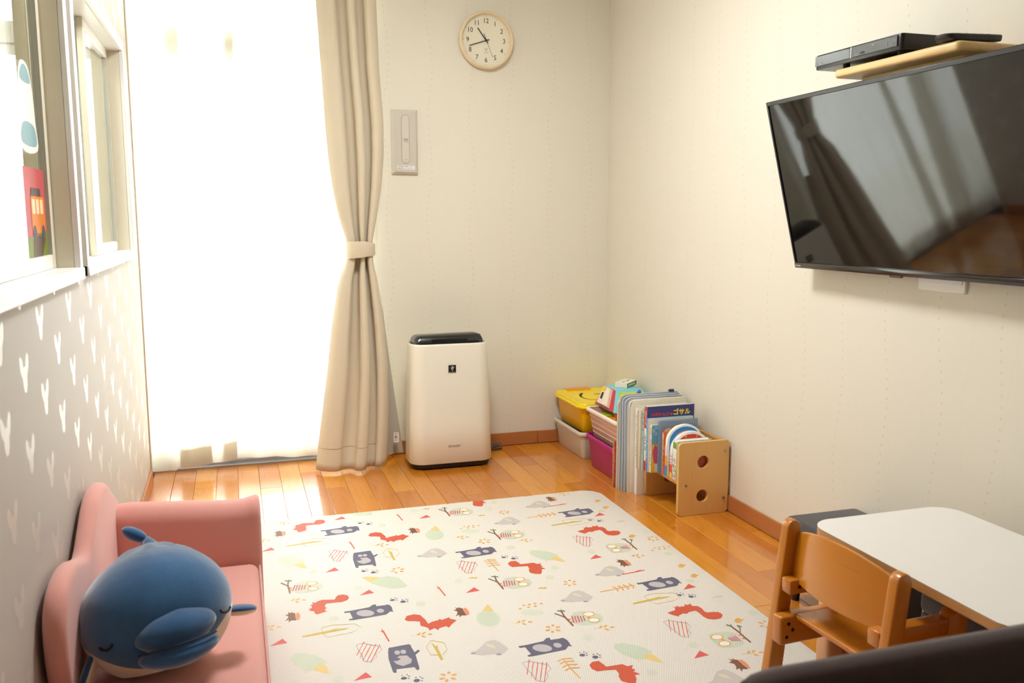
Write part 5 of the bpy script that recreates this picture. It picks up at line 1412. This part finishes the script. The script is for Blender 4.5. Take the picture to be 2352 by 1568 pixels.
def motif_mesh(kind, cx, cy):
    cols = []
    vs, fs, mi = [], [], []
    whole = True
    for li, (col, pts) in enumerate(MOTIF[kind]):
        P = [(p[0] * 0.0005 + cx, p[1] * 0.0005 + cy) for p in pts]
        Q = clip_poly(P, MX0 + 0.004, MX1 - 0.004, MY0 + 0.004, MY1 - 0.004)
        if len(Q) != len(P) or any(abs(a[0] - b[0]) + abs(a[1] - b[1]) > 1e-7 for a, b in zip(P, Q)): whole = False
        if len(Q) < 3: continue
        tr = tessellate_polygon([[Vector((q[0], q[1], 0)) for q in Q]])
        b0 = len(vs)
        vs += [(q[0] - cx, q[1] - cy, 0.00025 + li * 0.00003) for q in Q]
        if col not in cols: cols.append(col)
        for t3 in tr:
            a, b, c = [Q[i] for i in t3]
            cr = (b[0] - a[0]) * (c[1] - a[1]) - (b[1] - a[1]) * (c[0] - a[0])
            fs.append([b0 + i for i in (t3 if cr > 0 else reversed(t3))]); mi.append(cols.index(col))
    if not fs: return None, False
    me = bpy.data.meshes.new(PNAME[kind]); me.from_pydata(vs, [], fs)
    for c in cols:
        if c not in PM: PM[c] = mat_weave('mat_' + c, PCOL[c], 0.62)
        me.materials.append(PM[c])
    me.polygons.foreach_set('material_index', mi)
    return me, whole
CACHE = {}
for kind, spots in PLACE.items():
    for (px, py) in spots:
        for k in (1, 0, -1, -2):
            cy = py + k * 0.7165
            if cy > MY1 + 0.08 or cy < MY0 - 0.08: continue
            if kind in CACHE and MX0 + 0.09 < px < MX1 - 0.09 and MY0 + 0.09 < cy < MY1 - 0.09:
                me = CACHE[kind]
            else:
                me, whole = motif_mesh(kind, px, cy)
                if me is None or (kind == 'heart' and not whole): continue
                if whole and kind not in CACHE: CACHE[kind] = me
            link_obj(PNAME[kind], me, None, MAT, (px, cy, MZ))

# ================================================================== PINK SOFA
SO = thing('kids_sofa', 'small salmon pink one-armed sofa with a wavy back', 'sofa', (0, 0, 0))
M_pink = fabric('sofa_cloth', (222, 158, 146), 800, 0.85, 0.08, 0.35, 0.25, mott=0.05)
ol = [(2.598, 0.045), (2.600, 0.25), (2.592, 0.375), (2.545, 0.415), (2.470, 0.455), (2.400, 0.492), (2.330, 0.503), (2.250, 0.492), (2.170, 0.456), (2.090, 0.420), (2.010, 0.436), (1.930, 0.460), (1.850, 0.464), (1.785, 0.446), (1.752, 0.395), (1.757, 0.310), (1.790, 0.215), (1.800, 0.130), (1.800, 0.045)]
sm = catmull([(a, b, 0) for a, b in ol], 4)
bm = bmesh.new(); plate(bm, [(p.x, p.y) for p in sm], 0.043, 'YZ', -0.3715, 0.019, 4)
from_bm('backrest', bm, M_pink, SO, smooth=60)
# arm: lofted along x, flaring slightly at the front
bm = bmesh.new(); rings = []
for (x, top, wy, inset) in ((-0.368, 0.372, 0.090, 0.012), (-0.362, 0.380, 0.100, 0.002), (-0.30, 0.384, 0.102, 0.0), (-0.15, 0.374, 0.100, 0.0), (-0.05, 0.366, 0.099, 0.0), (0.0, 0.366, 0.100, 0.0), (0.022, 0.371, 0.103, 0.0), (0.036, 0.374, 0.104, 0.0), (0.043, 0.370, 0.100, 0.003), (0.046, 0.362, 0.088, 0.010)):
    rings.append([Vector((x, p[0], p[1])) for p in rrect(wy, top - 0.020 - 2 * inset, 0.044, 6, 2.550, (top + 0.020) / 2)])
loft(bm, rings); from_bm('armrest', bm, M_pink, SO, smooth=60)
bm = bmesh.new(); tube(bm, [Vector((0.0425, 2.506 + 0.004 * math.sin(k), 0.33 - 0.022 * k)) for k in range(13)], 0.003, 6)
from_bm('arm_piping', bm, M_pink, SO, smooth=60)
bm = bmesh.new(); add_box(bm, -0.335, 0.036, 1.190, 2.502, 0.105, 0.196, 0.026, 4)
for v in bm.verts:
    if v.co.z > 0.15: v.co.z += 0.010 * max(0, 1 - ((v.co.x + 0.15) / 0.19) ** 2)
from_bm('seat_cushion', bm, M_pink, SO, smooth=60)
box('base', -0.368, 0.040, 1.180, 2.520, 0.022, 0.112, M_pink, SO, r=0.012, seg=3)
bm = bmesh.new(); tube(bm, [Vector((0.0372, y, 0.186)) for y in (1.22, 1.5, 1.8, 2.1, 2.3, 2.495)], 0.0032, 6)
from_bm('seat_piping', bm, M_pink, SO, smooth=60)
for fx in (-0.33, 0.0):
    for fy in (1.24, 2.55): box('foot', fx - 0.018, fx + 0.018, fy - 0.018, fy + 0.018, 0.0, 0.024, plain('foot_black', (40, 34, 32), 0.5), SO, r=0.003)

# ================================================================== WHALE PLUSH
WH = thing('whale_plush', 'round blue sleeping whale plush with a cream belly on the sofa', 'plush toy', (-0.186, 1.955, 0.320))
WH.scale = (0.87, 0.87, 0.87)
WH.rotation_euler = (Matrix.Rotation(math.radians(8), 3, 'Z') @ Matrix.Rotation(math.radians(-8), 3, 'Y') @ Matrix.Rotation(math.radians(-22), 3, 'X')).to_euler()
def plush_mat(name, top, bot=None, ca=-0.120, cb=0.092):
    t = NT(name)
    v = t.coord()
    n = t.noise(v, 9.0, 4, 0.6); f = t.noise(v, 700.0, 2)
    c = lin(top)
    col = t.mix(n, tuple(x * 0.62 for x in c[:3]) + (1,), tuple(min(1, x * 1.30) for x in c[:3]) + (1,))
    if bot:
        o = t.xyz()
        ax_ = t.math('DIVIDE', t.math('ABSOLUTE', o[0]), 0.172)
        lim = t.math('ADD', t.math('MULTIPLY', t.math('POWER', ax_, 2.2), cb), ca)
        col = t.mix(t.math('LESS_THAN', o[2], lim), col, lin(bot))
    t.link(col, t.b.inputs['Base Color'])
    t.b.inputs['Roughness'].default_value = 0.8
    t.b.inputs['Sheen Weight'].default_value = 1.0
    t.b.inputs['Sheen Roughness'].default_value = 0.4
    t.b.inputs['Specular IOR Level'].default_value = 0.15
    t.bump(t.math('ADD', t.math('MULTIPLY', f, 0.35), t.noise(v, 26.0, 2)), 0.35, 0.004)
    return t.m
M_wb = plush_mat('plush_body', (60, 102, 144), (232, 208, 178))
M_wf = plush_mat('plush_blue', (56, 96, 140))
M_wk = plain('plush_cream', (238, 214, 184), 0.85, 0.05, sheen=0.5)
def wdef(p):
    s = p.y / 0.19
    k = 1 - 0.10 * s - 0.16 * max(0, s) ** 2
    z = p.z * (1 - 0.10 * max(0, s))
    if z < -0.125: z = -0.125 + (z + 0.125) * 0.45
    q = Vector((p.x * k, p.y + 0.03 * max(0, s) * max(0, p.z) / 0.15, z + 0.028 * max(0, s) ** 2))
    # the cloth rises to a gathered point under the tail, with puckers running down from it
    ad = Vector((0.06, 0.50, 0.86)).normalized()
    dn = q.normalized().dot(ad)
    if dn > 0.45:
        e1 = ad.cross(Vector((1, 0, 0))).normalized(); e2 = ad.cross(e1)
        fi = math.atan2(q.dot(e1), q.dot(e2))
        tt = (dn - 0.45) / 0.55
        q = q + ad * (0.024 * tt ** 3)
        q = q * (1 + 0.020 * math.sin(fi * 11 + 0.6 * math.sin(fi * 3)) * math.sin(PI * min(1, max(0, (dn - 0.62) / 0.36))) ** 1.5)
    return q
bm = bmesh.new(); ellipsoid(bm, (0, 0, 0), (0.176, 0.190, 0.158), 64, 44, None, wdef)
from_bm('body', bm, M_wb, WH, smooth=180)
# the two lips
RT = Matrix.Rotation(math.radians(8), 3, 'X')
def lipdef(p):
    s = abs(p.x) / 0.092
    return Vector((p.x, p.y * (1 - 0.15 * s * s), p.z * (1 - 0.22 * s * s) + (0.0012 * math.sin(p.x * 90) * max(0, p.z) / 0.05)))
bm = bmesh.new(); ellipsoid(bm, (0.030, -0.148, -0.046), (0.094, 0.080, 0.050), 40, 24, RT, lipdef)
from_bm('upper_lip', bm, M_wf, WH, smooth=180)
bm = bmesh.new(); ellipsoid(bm, (0.030, -0.146, -0.096), (0.090, 0.082, 0.034), 40, 24, RT, lipdef)
from_bm('lower_lip', bm, M_wf, WH, smooth=180)
bm = bmesh.new(); tube(bm, [Vector((0.030 + 0.091 * math.sin(a), -0.146 - 0.0790 * math.cos(a), -0.0795)) for a in [(-1.30 + 2.6 * k / 24) for k in range(25)]], [0.0008] + [0.0026] * 23 + [0.0008], 8)
from_bm('mouth_seam', bm, plain('seam_navy', (34, 54, 84), 0.9), WH)
M_eye = plain('thread_black', (20, 18, 20), 0.7)
def eye(cx, cz, sgn):
    bm = bmesh.new(); pts = []
    for k in range(9):
        a = PI * (k / 8)
        x = cx + 0.0135 * math.cos(a) ; z = cz - 0.0105 * math.sin(a)
        xx = x / 0.178; zz = z / 0.158
        q = max(0.02, 1 - xx * xx - zz * zz)
        y = -0.190 * math.sqrt(q)
        p = wdef(Vector((x, y, z)))
        nrm = Vector((p.x / 0.176 ** 2, p.y / 0.19 ** 2, p.z / 0.158 ** 2)).normalized()
        pts.append(p + nrm * 0.0025)
    tube(bm, pts, [0.0018] + [0.0028] * 7 + [0.0018], 8)
    from_bm('closed_eye', bm, M_eye, WH)
eye(-0.108, -0.036, -1); eye(0.140, -0.036, 1)
def fin(nm, c, r, rot, mat2=True):
    bm = bmesh.new(); ellipsoid(bm, c, r, 24, 14, rot)
    f = from_bm(nm, bm, M_wf, WH, smooth=180)
    if mat2:
        bm = bmesh.new(); ellipsoid(bm, Vector(c) + rot @ Vector((0, 0, -r[2] * 0.35)), (r[0] * 0.97, r[1] * 0.97, r[2] * 0.85), 24, 14, rot)
        from_bm('fin_underside', bm, M_wk, f, smooth=180)
fin('flipper', Vector((0.188, -0.005, -0.055)), (0.042, 0.045, 0.013), Matrix.Rotation(math.radians(12), 3, 'Y'))
fin('flipper', Vector((-0.172, -0.055, -0.090)), (0.058, 0.040, 0.014), Matrix.Rotation(math.radians(-62), 3, 'Y') @ Matrix.Rotation(math.radians(20), 3, 'Z'))
fin('tail_fluke', Vector((-0.016, 0.128, 0.205)), (0.036, 0.030, 0.017), Matrix.Rotation(math.radians(40), 3, 'Y') @ Matrix.Rotation(math.radians(-12), 3, 'Z'), False)
fin('tail_fluke', Vector((0.045, 0.165, 0.135)), (0.036, 0.030, 0.017), Matrix.Rotation(math.radians(34), 3, 'Y'), False)
bm = bmesh.new(); tube(bm, [Vector((0.012, 0.080, 0.120)), Vector((0.014, 0.100, 0.148)), Vector((0.013, 0.114, 0.170)), Vector((0.006, 0.122, 0.184))], [0.050, 0.034, 0.018, 0.013], 14)
from_bm('tail_stalk', bm, M_wf, WH, smooth=180)

# ================================================================== KIDS CHAIR
M_cw = wood('chair_wood', (210, 136, 34), (190, 112, 18), 'Z', 13, 0.30, coat=0.5, rnd=False, line=0.14)
M_cwx = wood('chair_wood_x', (204, 126, 30), (186, 106, 16), 'X', 13, 0.30, coat=0.5, rnd=False, line=0.16)
M_cwy = wood('chair_wood_y', (214, 140, 36), (194, 116, 20), 'Y', 6, 0.28, coat=0.6, rnd=False, line=0.55)
CH = thing('kids_chair', 'honey coloured wooden kids chair with a curved back tucked at the table', 'chair', (1.160, 1.5335, MZ + 0.0006), (0, 0, math.radians(3.0)))
def rpost(x0, x1, x0t, x1t, z0, z1, y0, y1, nm, mat=M_cw, bev=0.005):
    r = (x1t - x0t) / 2
    pts = [(x0, z0), (x1, z0)]
    for k in range(9):
        a = PI * k / 8
        pts.append(((x0t + x1t) / 2 + r * math.cos(a), z1 - r + r * math.sin(a)))
    bm = bmesh.new(); plate(bm, pts, y1 - y0, 'XZ', y0, bev, 3)
    return from_bm(nm, bm, mat, CH, smooth=50)
for s in (1, -1):
    ya, yb2 = (0.1555, 0.1825) if s > 0 else (-0.1825, -0.1555)
    rpost(0.004, 0.046, 0.054, 0.092, 0.0, 0.452, ya, yb2, 'back_post', bev=0.004)
    yi, yj = (0.1215, 0.1550) if s > 0 else (-0.1550, -0.1215)
    rpost(0.226, 0.280, 0.226, 0.280, 0.0, 0.338, yi, yj, 'front_leg')
    a = box('arm_rail', 0.040, 0.2255, yi, yj, 0.286, 0.322, M_cwx, CH, r=0.005, seg=2)
    b = box('seat_rail', 0.018, 0.2255, yi, yj, 0.166, 0.236, M_cwx, CH, r=0.007, seg=3)
    for (bx, bz, par) in ((0.066, 0.304, a), (0.040, 0.218, b), (0.052, 0.202, b), (0.036, 0.186, b)):
        bm = bmesh.new(); yy = yi if s > 0 else yj
        loft(bm, [[Vector((bx + 0.0045 * math.cos(2 * PI * k / 14), yy + (-0.0008 if s > 0 else 0.0008) * q, bz + 0.0045 * math.sin(2 * PI * k / 14))) for k in range(14)] for q in (-1, 1)])
        from_bm('bolt', bm, plain('bolt_bronze', (62, 48, 34), 0.4, metal=0.6), par, smooth=40)
bm = bmesh.new(); plate(bm, rrect(0.222, 0.2425, 0.008, 4, 0.1670, 0), 0.0125, 'XY', 0.2285, 0.004, 3)
from_bm('seat', bm, M_cwx, CH, smooth=50)
# curved back sheet
bm = bmesh.new(); R1, R2 = [], []
N = 28
def backx(z): return 0.040 + 0.118 * (z - 0.10) * 1.0
rings = []
for k in range(N + 1):
    u = -1 + 2 * k / N
    y = 0.160 * u
    bow = -0.022 * (1 - u * u)
    zt = 0.418 + 0.030 * (1 - abs(u) ** 2.2); zb = 0.318 - 0.010 * (1 - u * u)
    cs = []
    for (zz, dx) in ((zb, 0.002), (zb - 0.002, 0.006), (zb, 0.010), (lerp(zb, zt, .5), 0.012), (zt, 0.010), (zt + 0.002, 0.006), (zt, 0.002), (lerp(zb, zt, .5), 0.0)):
        cs.append(Vector((backx(zz) + bow + dx + 0.005, y, zz)))
    rings.append(cs)
loft(bm, rings); from_bm('backrest', bm, M_cwy, CH, smooth=50)
box('stretcher', 0.236, 0.268, -0.1215, 0.1215, 0.075, 0.125, M_cwy, CH, r=0.006)

# ================================================================== TABLE
TB = thing('kids_table', 'small white-topped table with plywood edge beside the wooden chair', 'table', (0, 0, 0))
TX0, TX1, TY0, TY1, TZ = 1.303, 1.722, 1.140, 1.757, 0.430
bm = bmesh.new(); plate(bm, rrect(TX1 - TX0, TY1 - TY0, 0.062, 10, (TX0 + TX1) / 2, (TY0 + TY1) / 2), 0.0016, 'XY', TZ - 0.0016, 0.0006, 1)
from_bm('white_top', bm, plain('laminate_white', (240, 236, 230), 0.30, 0.01), TB)
t = NT('plywood_edge')
o_ = t.xyz(); v = t.coord((6, 6, 60))
bands = t.math('GREATER_THAN', t.math('FRACT', t.math('DIVIDE', o_[2], 0.0042)), 0.45)
n = t.noise(v, 4.0, 3)
t.link(t.mix(t.math('MULTIPLY', bands, t.math('ADD', t.math('MULTIPLY', n, 0.4), 0.6)), lin((220, 168, 104)), lin((158, 98, 50))), t.b.inputs['Base Color'])
t.b.inputs['Roughness'].default_value = 0.45
M_ply = t.m
bm = bmesh.new(); plate(bm, rrect(TX1 - TX0 - 0.0006, TY1 - TY0 - 0.0006, 0.0618, 10, (TX0 + TX1) / 2, (TY0 + TY1) / 2), 0.0210, 'XY', TZ - 0.0226, 0.0012, 1)
from_bm('plywood_board', bm, M_ply, TB, smooth=40)
M_leg = wood('table_beech', (222, 168, 124), (204, 146, 100), 'Z', 12, 0.42, rnd=False, line=0.1)
for lx in (TX0 + 0.052, TX1 - 0.052):
    for ly in (TY0 + 0.052, TY1 - 0.045):
        zb = (MZ + 0.0006) if lx < MX1 else 0.0005
        bm = bmesh.new(); plate(bm, rrect(0.044, 0.044, 0.009, 4, lx, ly), TZ - 0.0226 - 0.235, 'XY', 0.235, 0.001, 1)
        l = from_bm('leg', bm, M_leg, TB, smooth=40)
        bm = bmesh.new(); plate(bm, rrect(0.052, 0.052, 0.012, 4, lx, ly), 0.235 - zb, 'XY', zb, 0.004, 2)
        from_bm('leg_extension', bm, M_leg, l, smooth=40)
box('apron', TX0 + 0.07, TX1 - 0.07, TY1 - 0.060, TY1 - 0.040, TZ - 0.066, TZ - 0.0226, M_leg, TB, r=0.003)
box('apron', TX0 + 0.07, TX1 - 0.07, TY0 + 0.040, TY0 + 0.060, TZ - 0.066, TZ - 0.0226, M_leg, TB, r=0.003)

# ================================================================== DARK STOOL
M_dk = fabric('stool_cloth', (74, 68, 70), 700, 0.9, 0.25, 0.3, 0.4, stretch=(0.3, 1, 1))
def stool(label, y0, y1):
    t_ = thing('fabric_stool', label, 'stool', (0, 0, 0))
    bm = bmesh.new(); add_box(bm, 1.572, 1.838, y0, y1, 0.200, 0.262, 0.020, 4)
    from_bm('seat_pad', bm, M_dk, t_, smooth=60)
    bm = bmesh.new(); add_box(bm, 1.576, 1.834, y0 + 0.004, y1 - 0.004, 0.060, 0.204, 0.010, 3)
    from_bm('stool_body', bm, M_dk, t_, smooth=60)
    for fx in (1.605, 1.805):
        for fy in (y0 + 0.035, y1 - 0.035):
            bm = bmesh.new(); loft(bm, [[Vector((fx + r * math.cos(2 * PI * k / 14), fy + r * math.sin(2 * PI * k / 14), z)) for k in range(14)] for r, z in ((0.012, 0.0), (0.016, 0.062))])
            from_bm('leg', bm, plain('stool_leg', (48, 34, 26), 0.4), t_, smooth=40)
stool('dark grey fabric stool showing beyond the far end of the white table', 1.800, 2.236)
stool('dark grey fabric stool added under the white table to darken it', 1.245, 1.672)  # extra stool added to darken the space below the table top

# ================================================================== PLAYPEN IN THE FOREGROUND
PN = thing('playpen', 'dark brown padded playpen rail with mesh sides in front of the table', 'playpen', (0, 0, 0))
M_br = fabric('pen_cloth', (78, 60, 57), 500, 0.85, 0.15, 0.4, 0.25)
t = NT('pen_mesh')
t.n.remove(t.b)
o_ = t.xyz()
lat = []
for ax_i, sc_ in ((0, 0.0032), (1, 0.0032), (2, 0.0032)):
    lat.append(t.math('GREATER_THAN', t.math('FRACT', t.math('DIVIDE', o_[ax_i], sc_)), 0.40))
hole = t.math('MULTIPLY', t.math('MAXIMUM', lat[0], lat[1]), lat[2])
df = t.new('ShaderNodeBsdfDiffuse'); df.inputs[0].default_value = lin((186, 160, 132)); tr = t.new('ShaderNodeBsdfTransparent')
mx = t.new('ShaderNodeMixShader'); t.link(t.math('MULTIPLY', hole, 0.8), mx.inputs[0]); t.link(df.outputs[0], mx.inputs[1]); t.link(tr.outputs[0], mx.inputs[2]); t.link(mx.outputs[0], t.out.inputs[0])
M_mesh = t.m
PX0, PX1, PY0, PY1, PZ = 0.512, 1.520, -0.02, 0.815, 0.662
def rail(nm, pts):
    bm = bmesh.new(); rings = []
    for i, p in enumerate(pts):
        d = (Vector(pts[min(i + 1, len(pts) - 1)]) - Vector(pts[max(i - 1, 0)])).normalized()
        sd = d.cross(Vector((0, 0, 1)))
        sd = sd.normalized() if sd.length > 1e-3 else Vector((0, 1, 0))
        rings.append([Vector(p) + sd * q[0] + Vector((0, 0, q[1])) for q in rrect(0.044, 0.074, 0.021, 5, 0, -0.037)])
    loft(bm, rings); return from_bm(nm, bm, M_br, PN, smooth=60)
rail('top_rail', [(PX0 + 0.012, PY1 - 0.022, PZ - 0.010), (PX0 + 0.022, PY1 - 0.022, PZ - 0.004), (PX0 + 0.045, PY1 - 0.022, PZ), (PX1 - 0.045, PY1 - 0.022, PZ), (PX1 - 0.012, PY1 - 0.022, PZ - 0.008)])
rail('top_rail', [(PX0 + 0.012, PY0 + 0.022, PZ - 0.008), (PX0 + 0.045, PY0 + 0.022, PZ), (PX1 - 0.045, PY0 + 0.022, PZ), (PX1 - 0.012, PY0 + 0.022, PZ - 0.008)])
rail('top_rail', [(PX0 + 0.022, PY0 + 0.04, PZ - 0.004), (PX0 + 0.022, PY0 + 0.10, PZ), (PX0 + 0.022, PY1 - 0.10, PZ), (PX0 + 0.022, PY1 - 0.04, PZ - 0.004)])
rail('top_rail', [(PX1 - 0.022, PY0 + 0.04, PZ - 0.004), (PX1 - 0.022, PY0 + 0.10, PZ), (PX1 - 0.022, PY1 - 0.10, PZ), (PX1 - 0.022, PY1 - 0.04, PZ - 0.004)])
for cx in (PX0 + 0.022, PX1 - 0.022):
    for cy in (PY0 + 0.022, PY1 - 0.022):
        bm = bmesh.new(); plate(bm, rrect(0.040, 0.040, 0.014, 4, cx, cy), PZ - 0.05, 'XY', 0.0, 0.004, 2); from_bm('corner_post', bm, M_br, PN, smooth=50)
for nm, a in (('mesh_panel', (PX0 + 0.04, PX1 - 0.04, PY1 - 0.0225, PY1 - 0.0215)), ('mesh_panel', (PX0 + 0.04, PX1 - 0.04, PY0 + 0.0215, PY0 + 0.0225)), ('mesh_panel', (PX0 + 0.0215, PX0 + 0.0225, PY0 + 0.04, PY1 - 0.04)), ('mesh_panel', (PX1 - 0.0225, PX1 - 0.0215, PY0 + 0.04, PY1 - 0.04))):
    box(nm, a[0], a[1], a[2], a[3], 0.06, PZ - 0.07, M_mesh, PN)
box('floor_pad', PX0 + 0.03, PX1 - 0.03, PY0 + 0.03, PY1 - 0.03, 0.03, 0.06, M_br, PN, r=0.01)
box('base_frame', PX0 + 0.02, PX1 - 0.02, PY0 + 0.02, PY1 - 0.02, 0.0, 0.032, M_br, PN, r=0.006)

# ================================================================== WINDOW STICKERS
GX = XL - 0.0500
PS = thing('poster', 'small poster of an orange bus under a red sky on the partition window', 'poster', (GX, 2.320, 1.172))
def psheet(nm, pts, rgb, lift, par=PS):
    bm = bmesh.new(); plate(bm, [(p[0], p[1]) for p in pts], 0.0002, 'YZ', lift, 0.0, 1)
    return from_bm(nm, bm, plain('poster_%d_%d_%d' % rgb, rgb, 0.55, 0.08), par, smooth=None)
psheet('paper', [(-0.112, -0.102), (0.112, -0.102), (0.112, 0.102), (-0.112, 0.102)], (198, 84, 88), 0.0)
psheet('hill_print', [(-0.112, -0.102), (0.112, -0.102), (0.112, -0.045), (0.06, -0.040), (0.0, -0.050), (-0.112, -0.058)], (120, 132, 40), 0.0003)
psheet('road_print', [(-0.06, -0.102), (0.04, -0.102), (0.09, -0.062), (0.02, -0.052), (-0.05, -0.062)], (96, 74, 56), 0.0005)
bus = psheet('bus_print', rrect(0.15, 0.085, 0.012, 4, 0.02, -0.005), (226, 132, 46), 0.0007)
for k in range(3): psheet('bus_window_print', rrect(0.032, 0.034, 0.005, 3, -0.028 + k * 0.044, 0.014), (240, 214, 170), 0.0009, bus)
for k in (-0.03, 0.065): psheet('wheel_print', circ(0.019, 18, k, -0.048), (92, 74, 96), 0.0010, bus)
psheet('roof_rack_print', [(-0.05, 0.038), (0.06, 0.038), (0.055, 0.056), (-0.045, 0.056)], (84, 62, 60), 0.0008, bus)
SK = thing('window_sticker', 'white and pale blue die-cut sticker above the bus poster', 'sticker', (GX, 2.300, 1.412))
psheet('sticker_base', catmull([(-0.085, -0.095, 0), (0.09, -0.095, 0), (0.085, -0.03, 0), (0.075, 0.03, 0), (0.05, 0.085, 0), (0.0, 0.10, 0), (-0.05, 0.085, 0), (-0.08, 0.02, 0)], 4, True), (240, 236, 228), 0.0, SK)
psheet('sticker_print', catmull([(-0.07, -0.085, 0), (0.078, -0.085, 0), (0.07, -0.045, 0), (0.0, -0.035, 0), (-0.06, -0.045, 0)], 4, True), (140, 176, 182), 0.0004, SK)
psheet('sticker_print', catmull([(-0.05, 0.055, 0), (0.05, 0.055, 0), (0.035, 0.082, 0), (0.0, 0.092, 0), (-0.035, 0.082, 0)], 4, True), (140, 176, 182), 0.0004, SK)

# ================================================================== CEILING LAMP
LP = thing('ceiling_lamp', 'round white flush ceiling lamp in the middle of the room', 'ceiling lamp', (0.62, 2.58, ZC))
bm = bmesh.new()
lr = lambda prof, n=48: [[Vector((r * math.cos(2 * PI * k / n), r * math.sin(2 * PI * k / n), z)) for k in range(n)] for r, z in prof]
loft(bm, lr([(0.27, 0.0), (0.275, -0.02), (0.27, -0.045), (0.262, -0.05)]), (True, False))
from_bm('lamp_ring', bm, M_white_frame, LP)
t = NT('lamp_diffuser')
v = t.coord(); n = t.noise(v, 3.0, 1)
t.link(t.mix(n, (0.94, 0.972, 1.0, 1), (0.95, 0.975, 1.0, 1)), t.b.inputs['Emission Color'])
t.b.inputs['Emission Strength'].default_value = LAMP_W
t.b.inputs['Base Color'].default_value = (0.9, 0.9, 0.88, 1)
bm = bmesh.new()
loft(bm, lr([(0.262, -0.049), (0.24, -0.066), (0.18, -0.078), (0.09, -0.084), (0.02, -0.085)]), (False, True))
from_bm('diffuser', bm, t.m, LP)

LP['label'] = 'round white flush ceiling lamp in the middle of the playroom'
added_lamp = LP.copy(); COL.objects.link(added_lamp); added_lamp.location = (-1.05, 2.60, ZC); added_lamp['label'] = 'added round ceiling lamp that brightens the room behind the partition'  # second lamp added only to brighten the neighbouring room
for ch in list(LP.children):
    c2 = ch.copy(); COL.objects.link(c2); c2.parent = added_lamp

GROUPS = {'zip_case': 'plastic zip cases standing on the floor', 'picture_book': 'large picture books', 'small_book': 'small books in the wooden bookshelf', 'board_book': 'arch-topped board books',
          'storage_box': 'plastic storage boxes in the corner', 'toy_block': 'toy blocks in the pink crate', 'fabric_stool': 'dark fabric stools by the table', 'ceiling_lamp': 'round ceiling lamps'}
for o in bpy.data.objects:
    k = o.name.split('.')[0]
    if o.parent is None and k in GROUPS: o['group'] = GROUPS[k]

# ================================================================== put every thing's Empty at its base
bpy.context.view_layer.update()
for o in list(bpy.data.objects):
    if o.type == 'EMPTY' and o.parent is None and o.location.length < 1e-9:
        lo = Vector((1e9,) * 3); hi = Vector((-1e9,) * 3)
        for c in o.children_recursive:
            if c.type == 'MESH':
                for q in c.bound_box:
                    p = c.matrix_world @ Vector(q)
                    lo = Vector(map(min, lo, p)); hi = Vector(map(max, hi, p))
        if lo.x > 1e8: continue
        b = Vector(((lo.x + hi.x) / 2, (lo.y + hi.y) / 2, lo.z))
        o.location = b
        for c in o.children: c.location = c.location - b
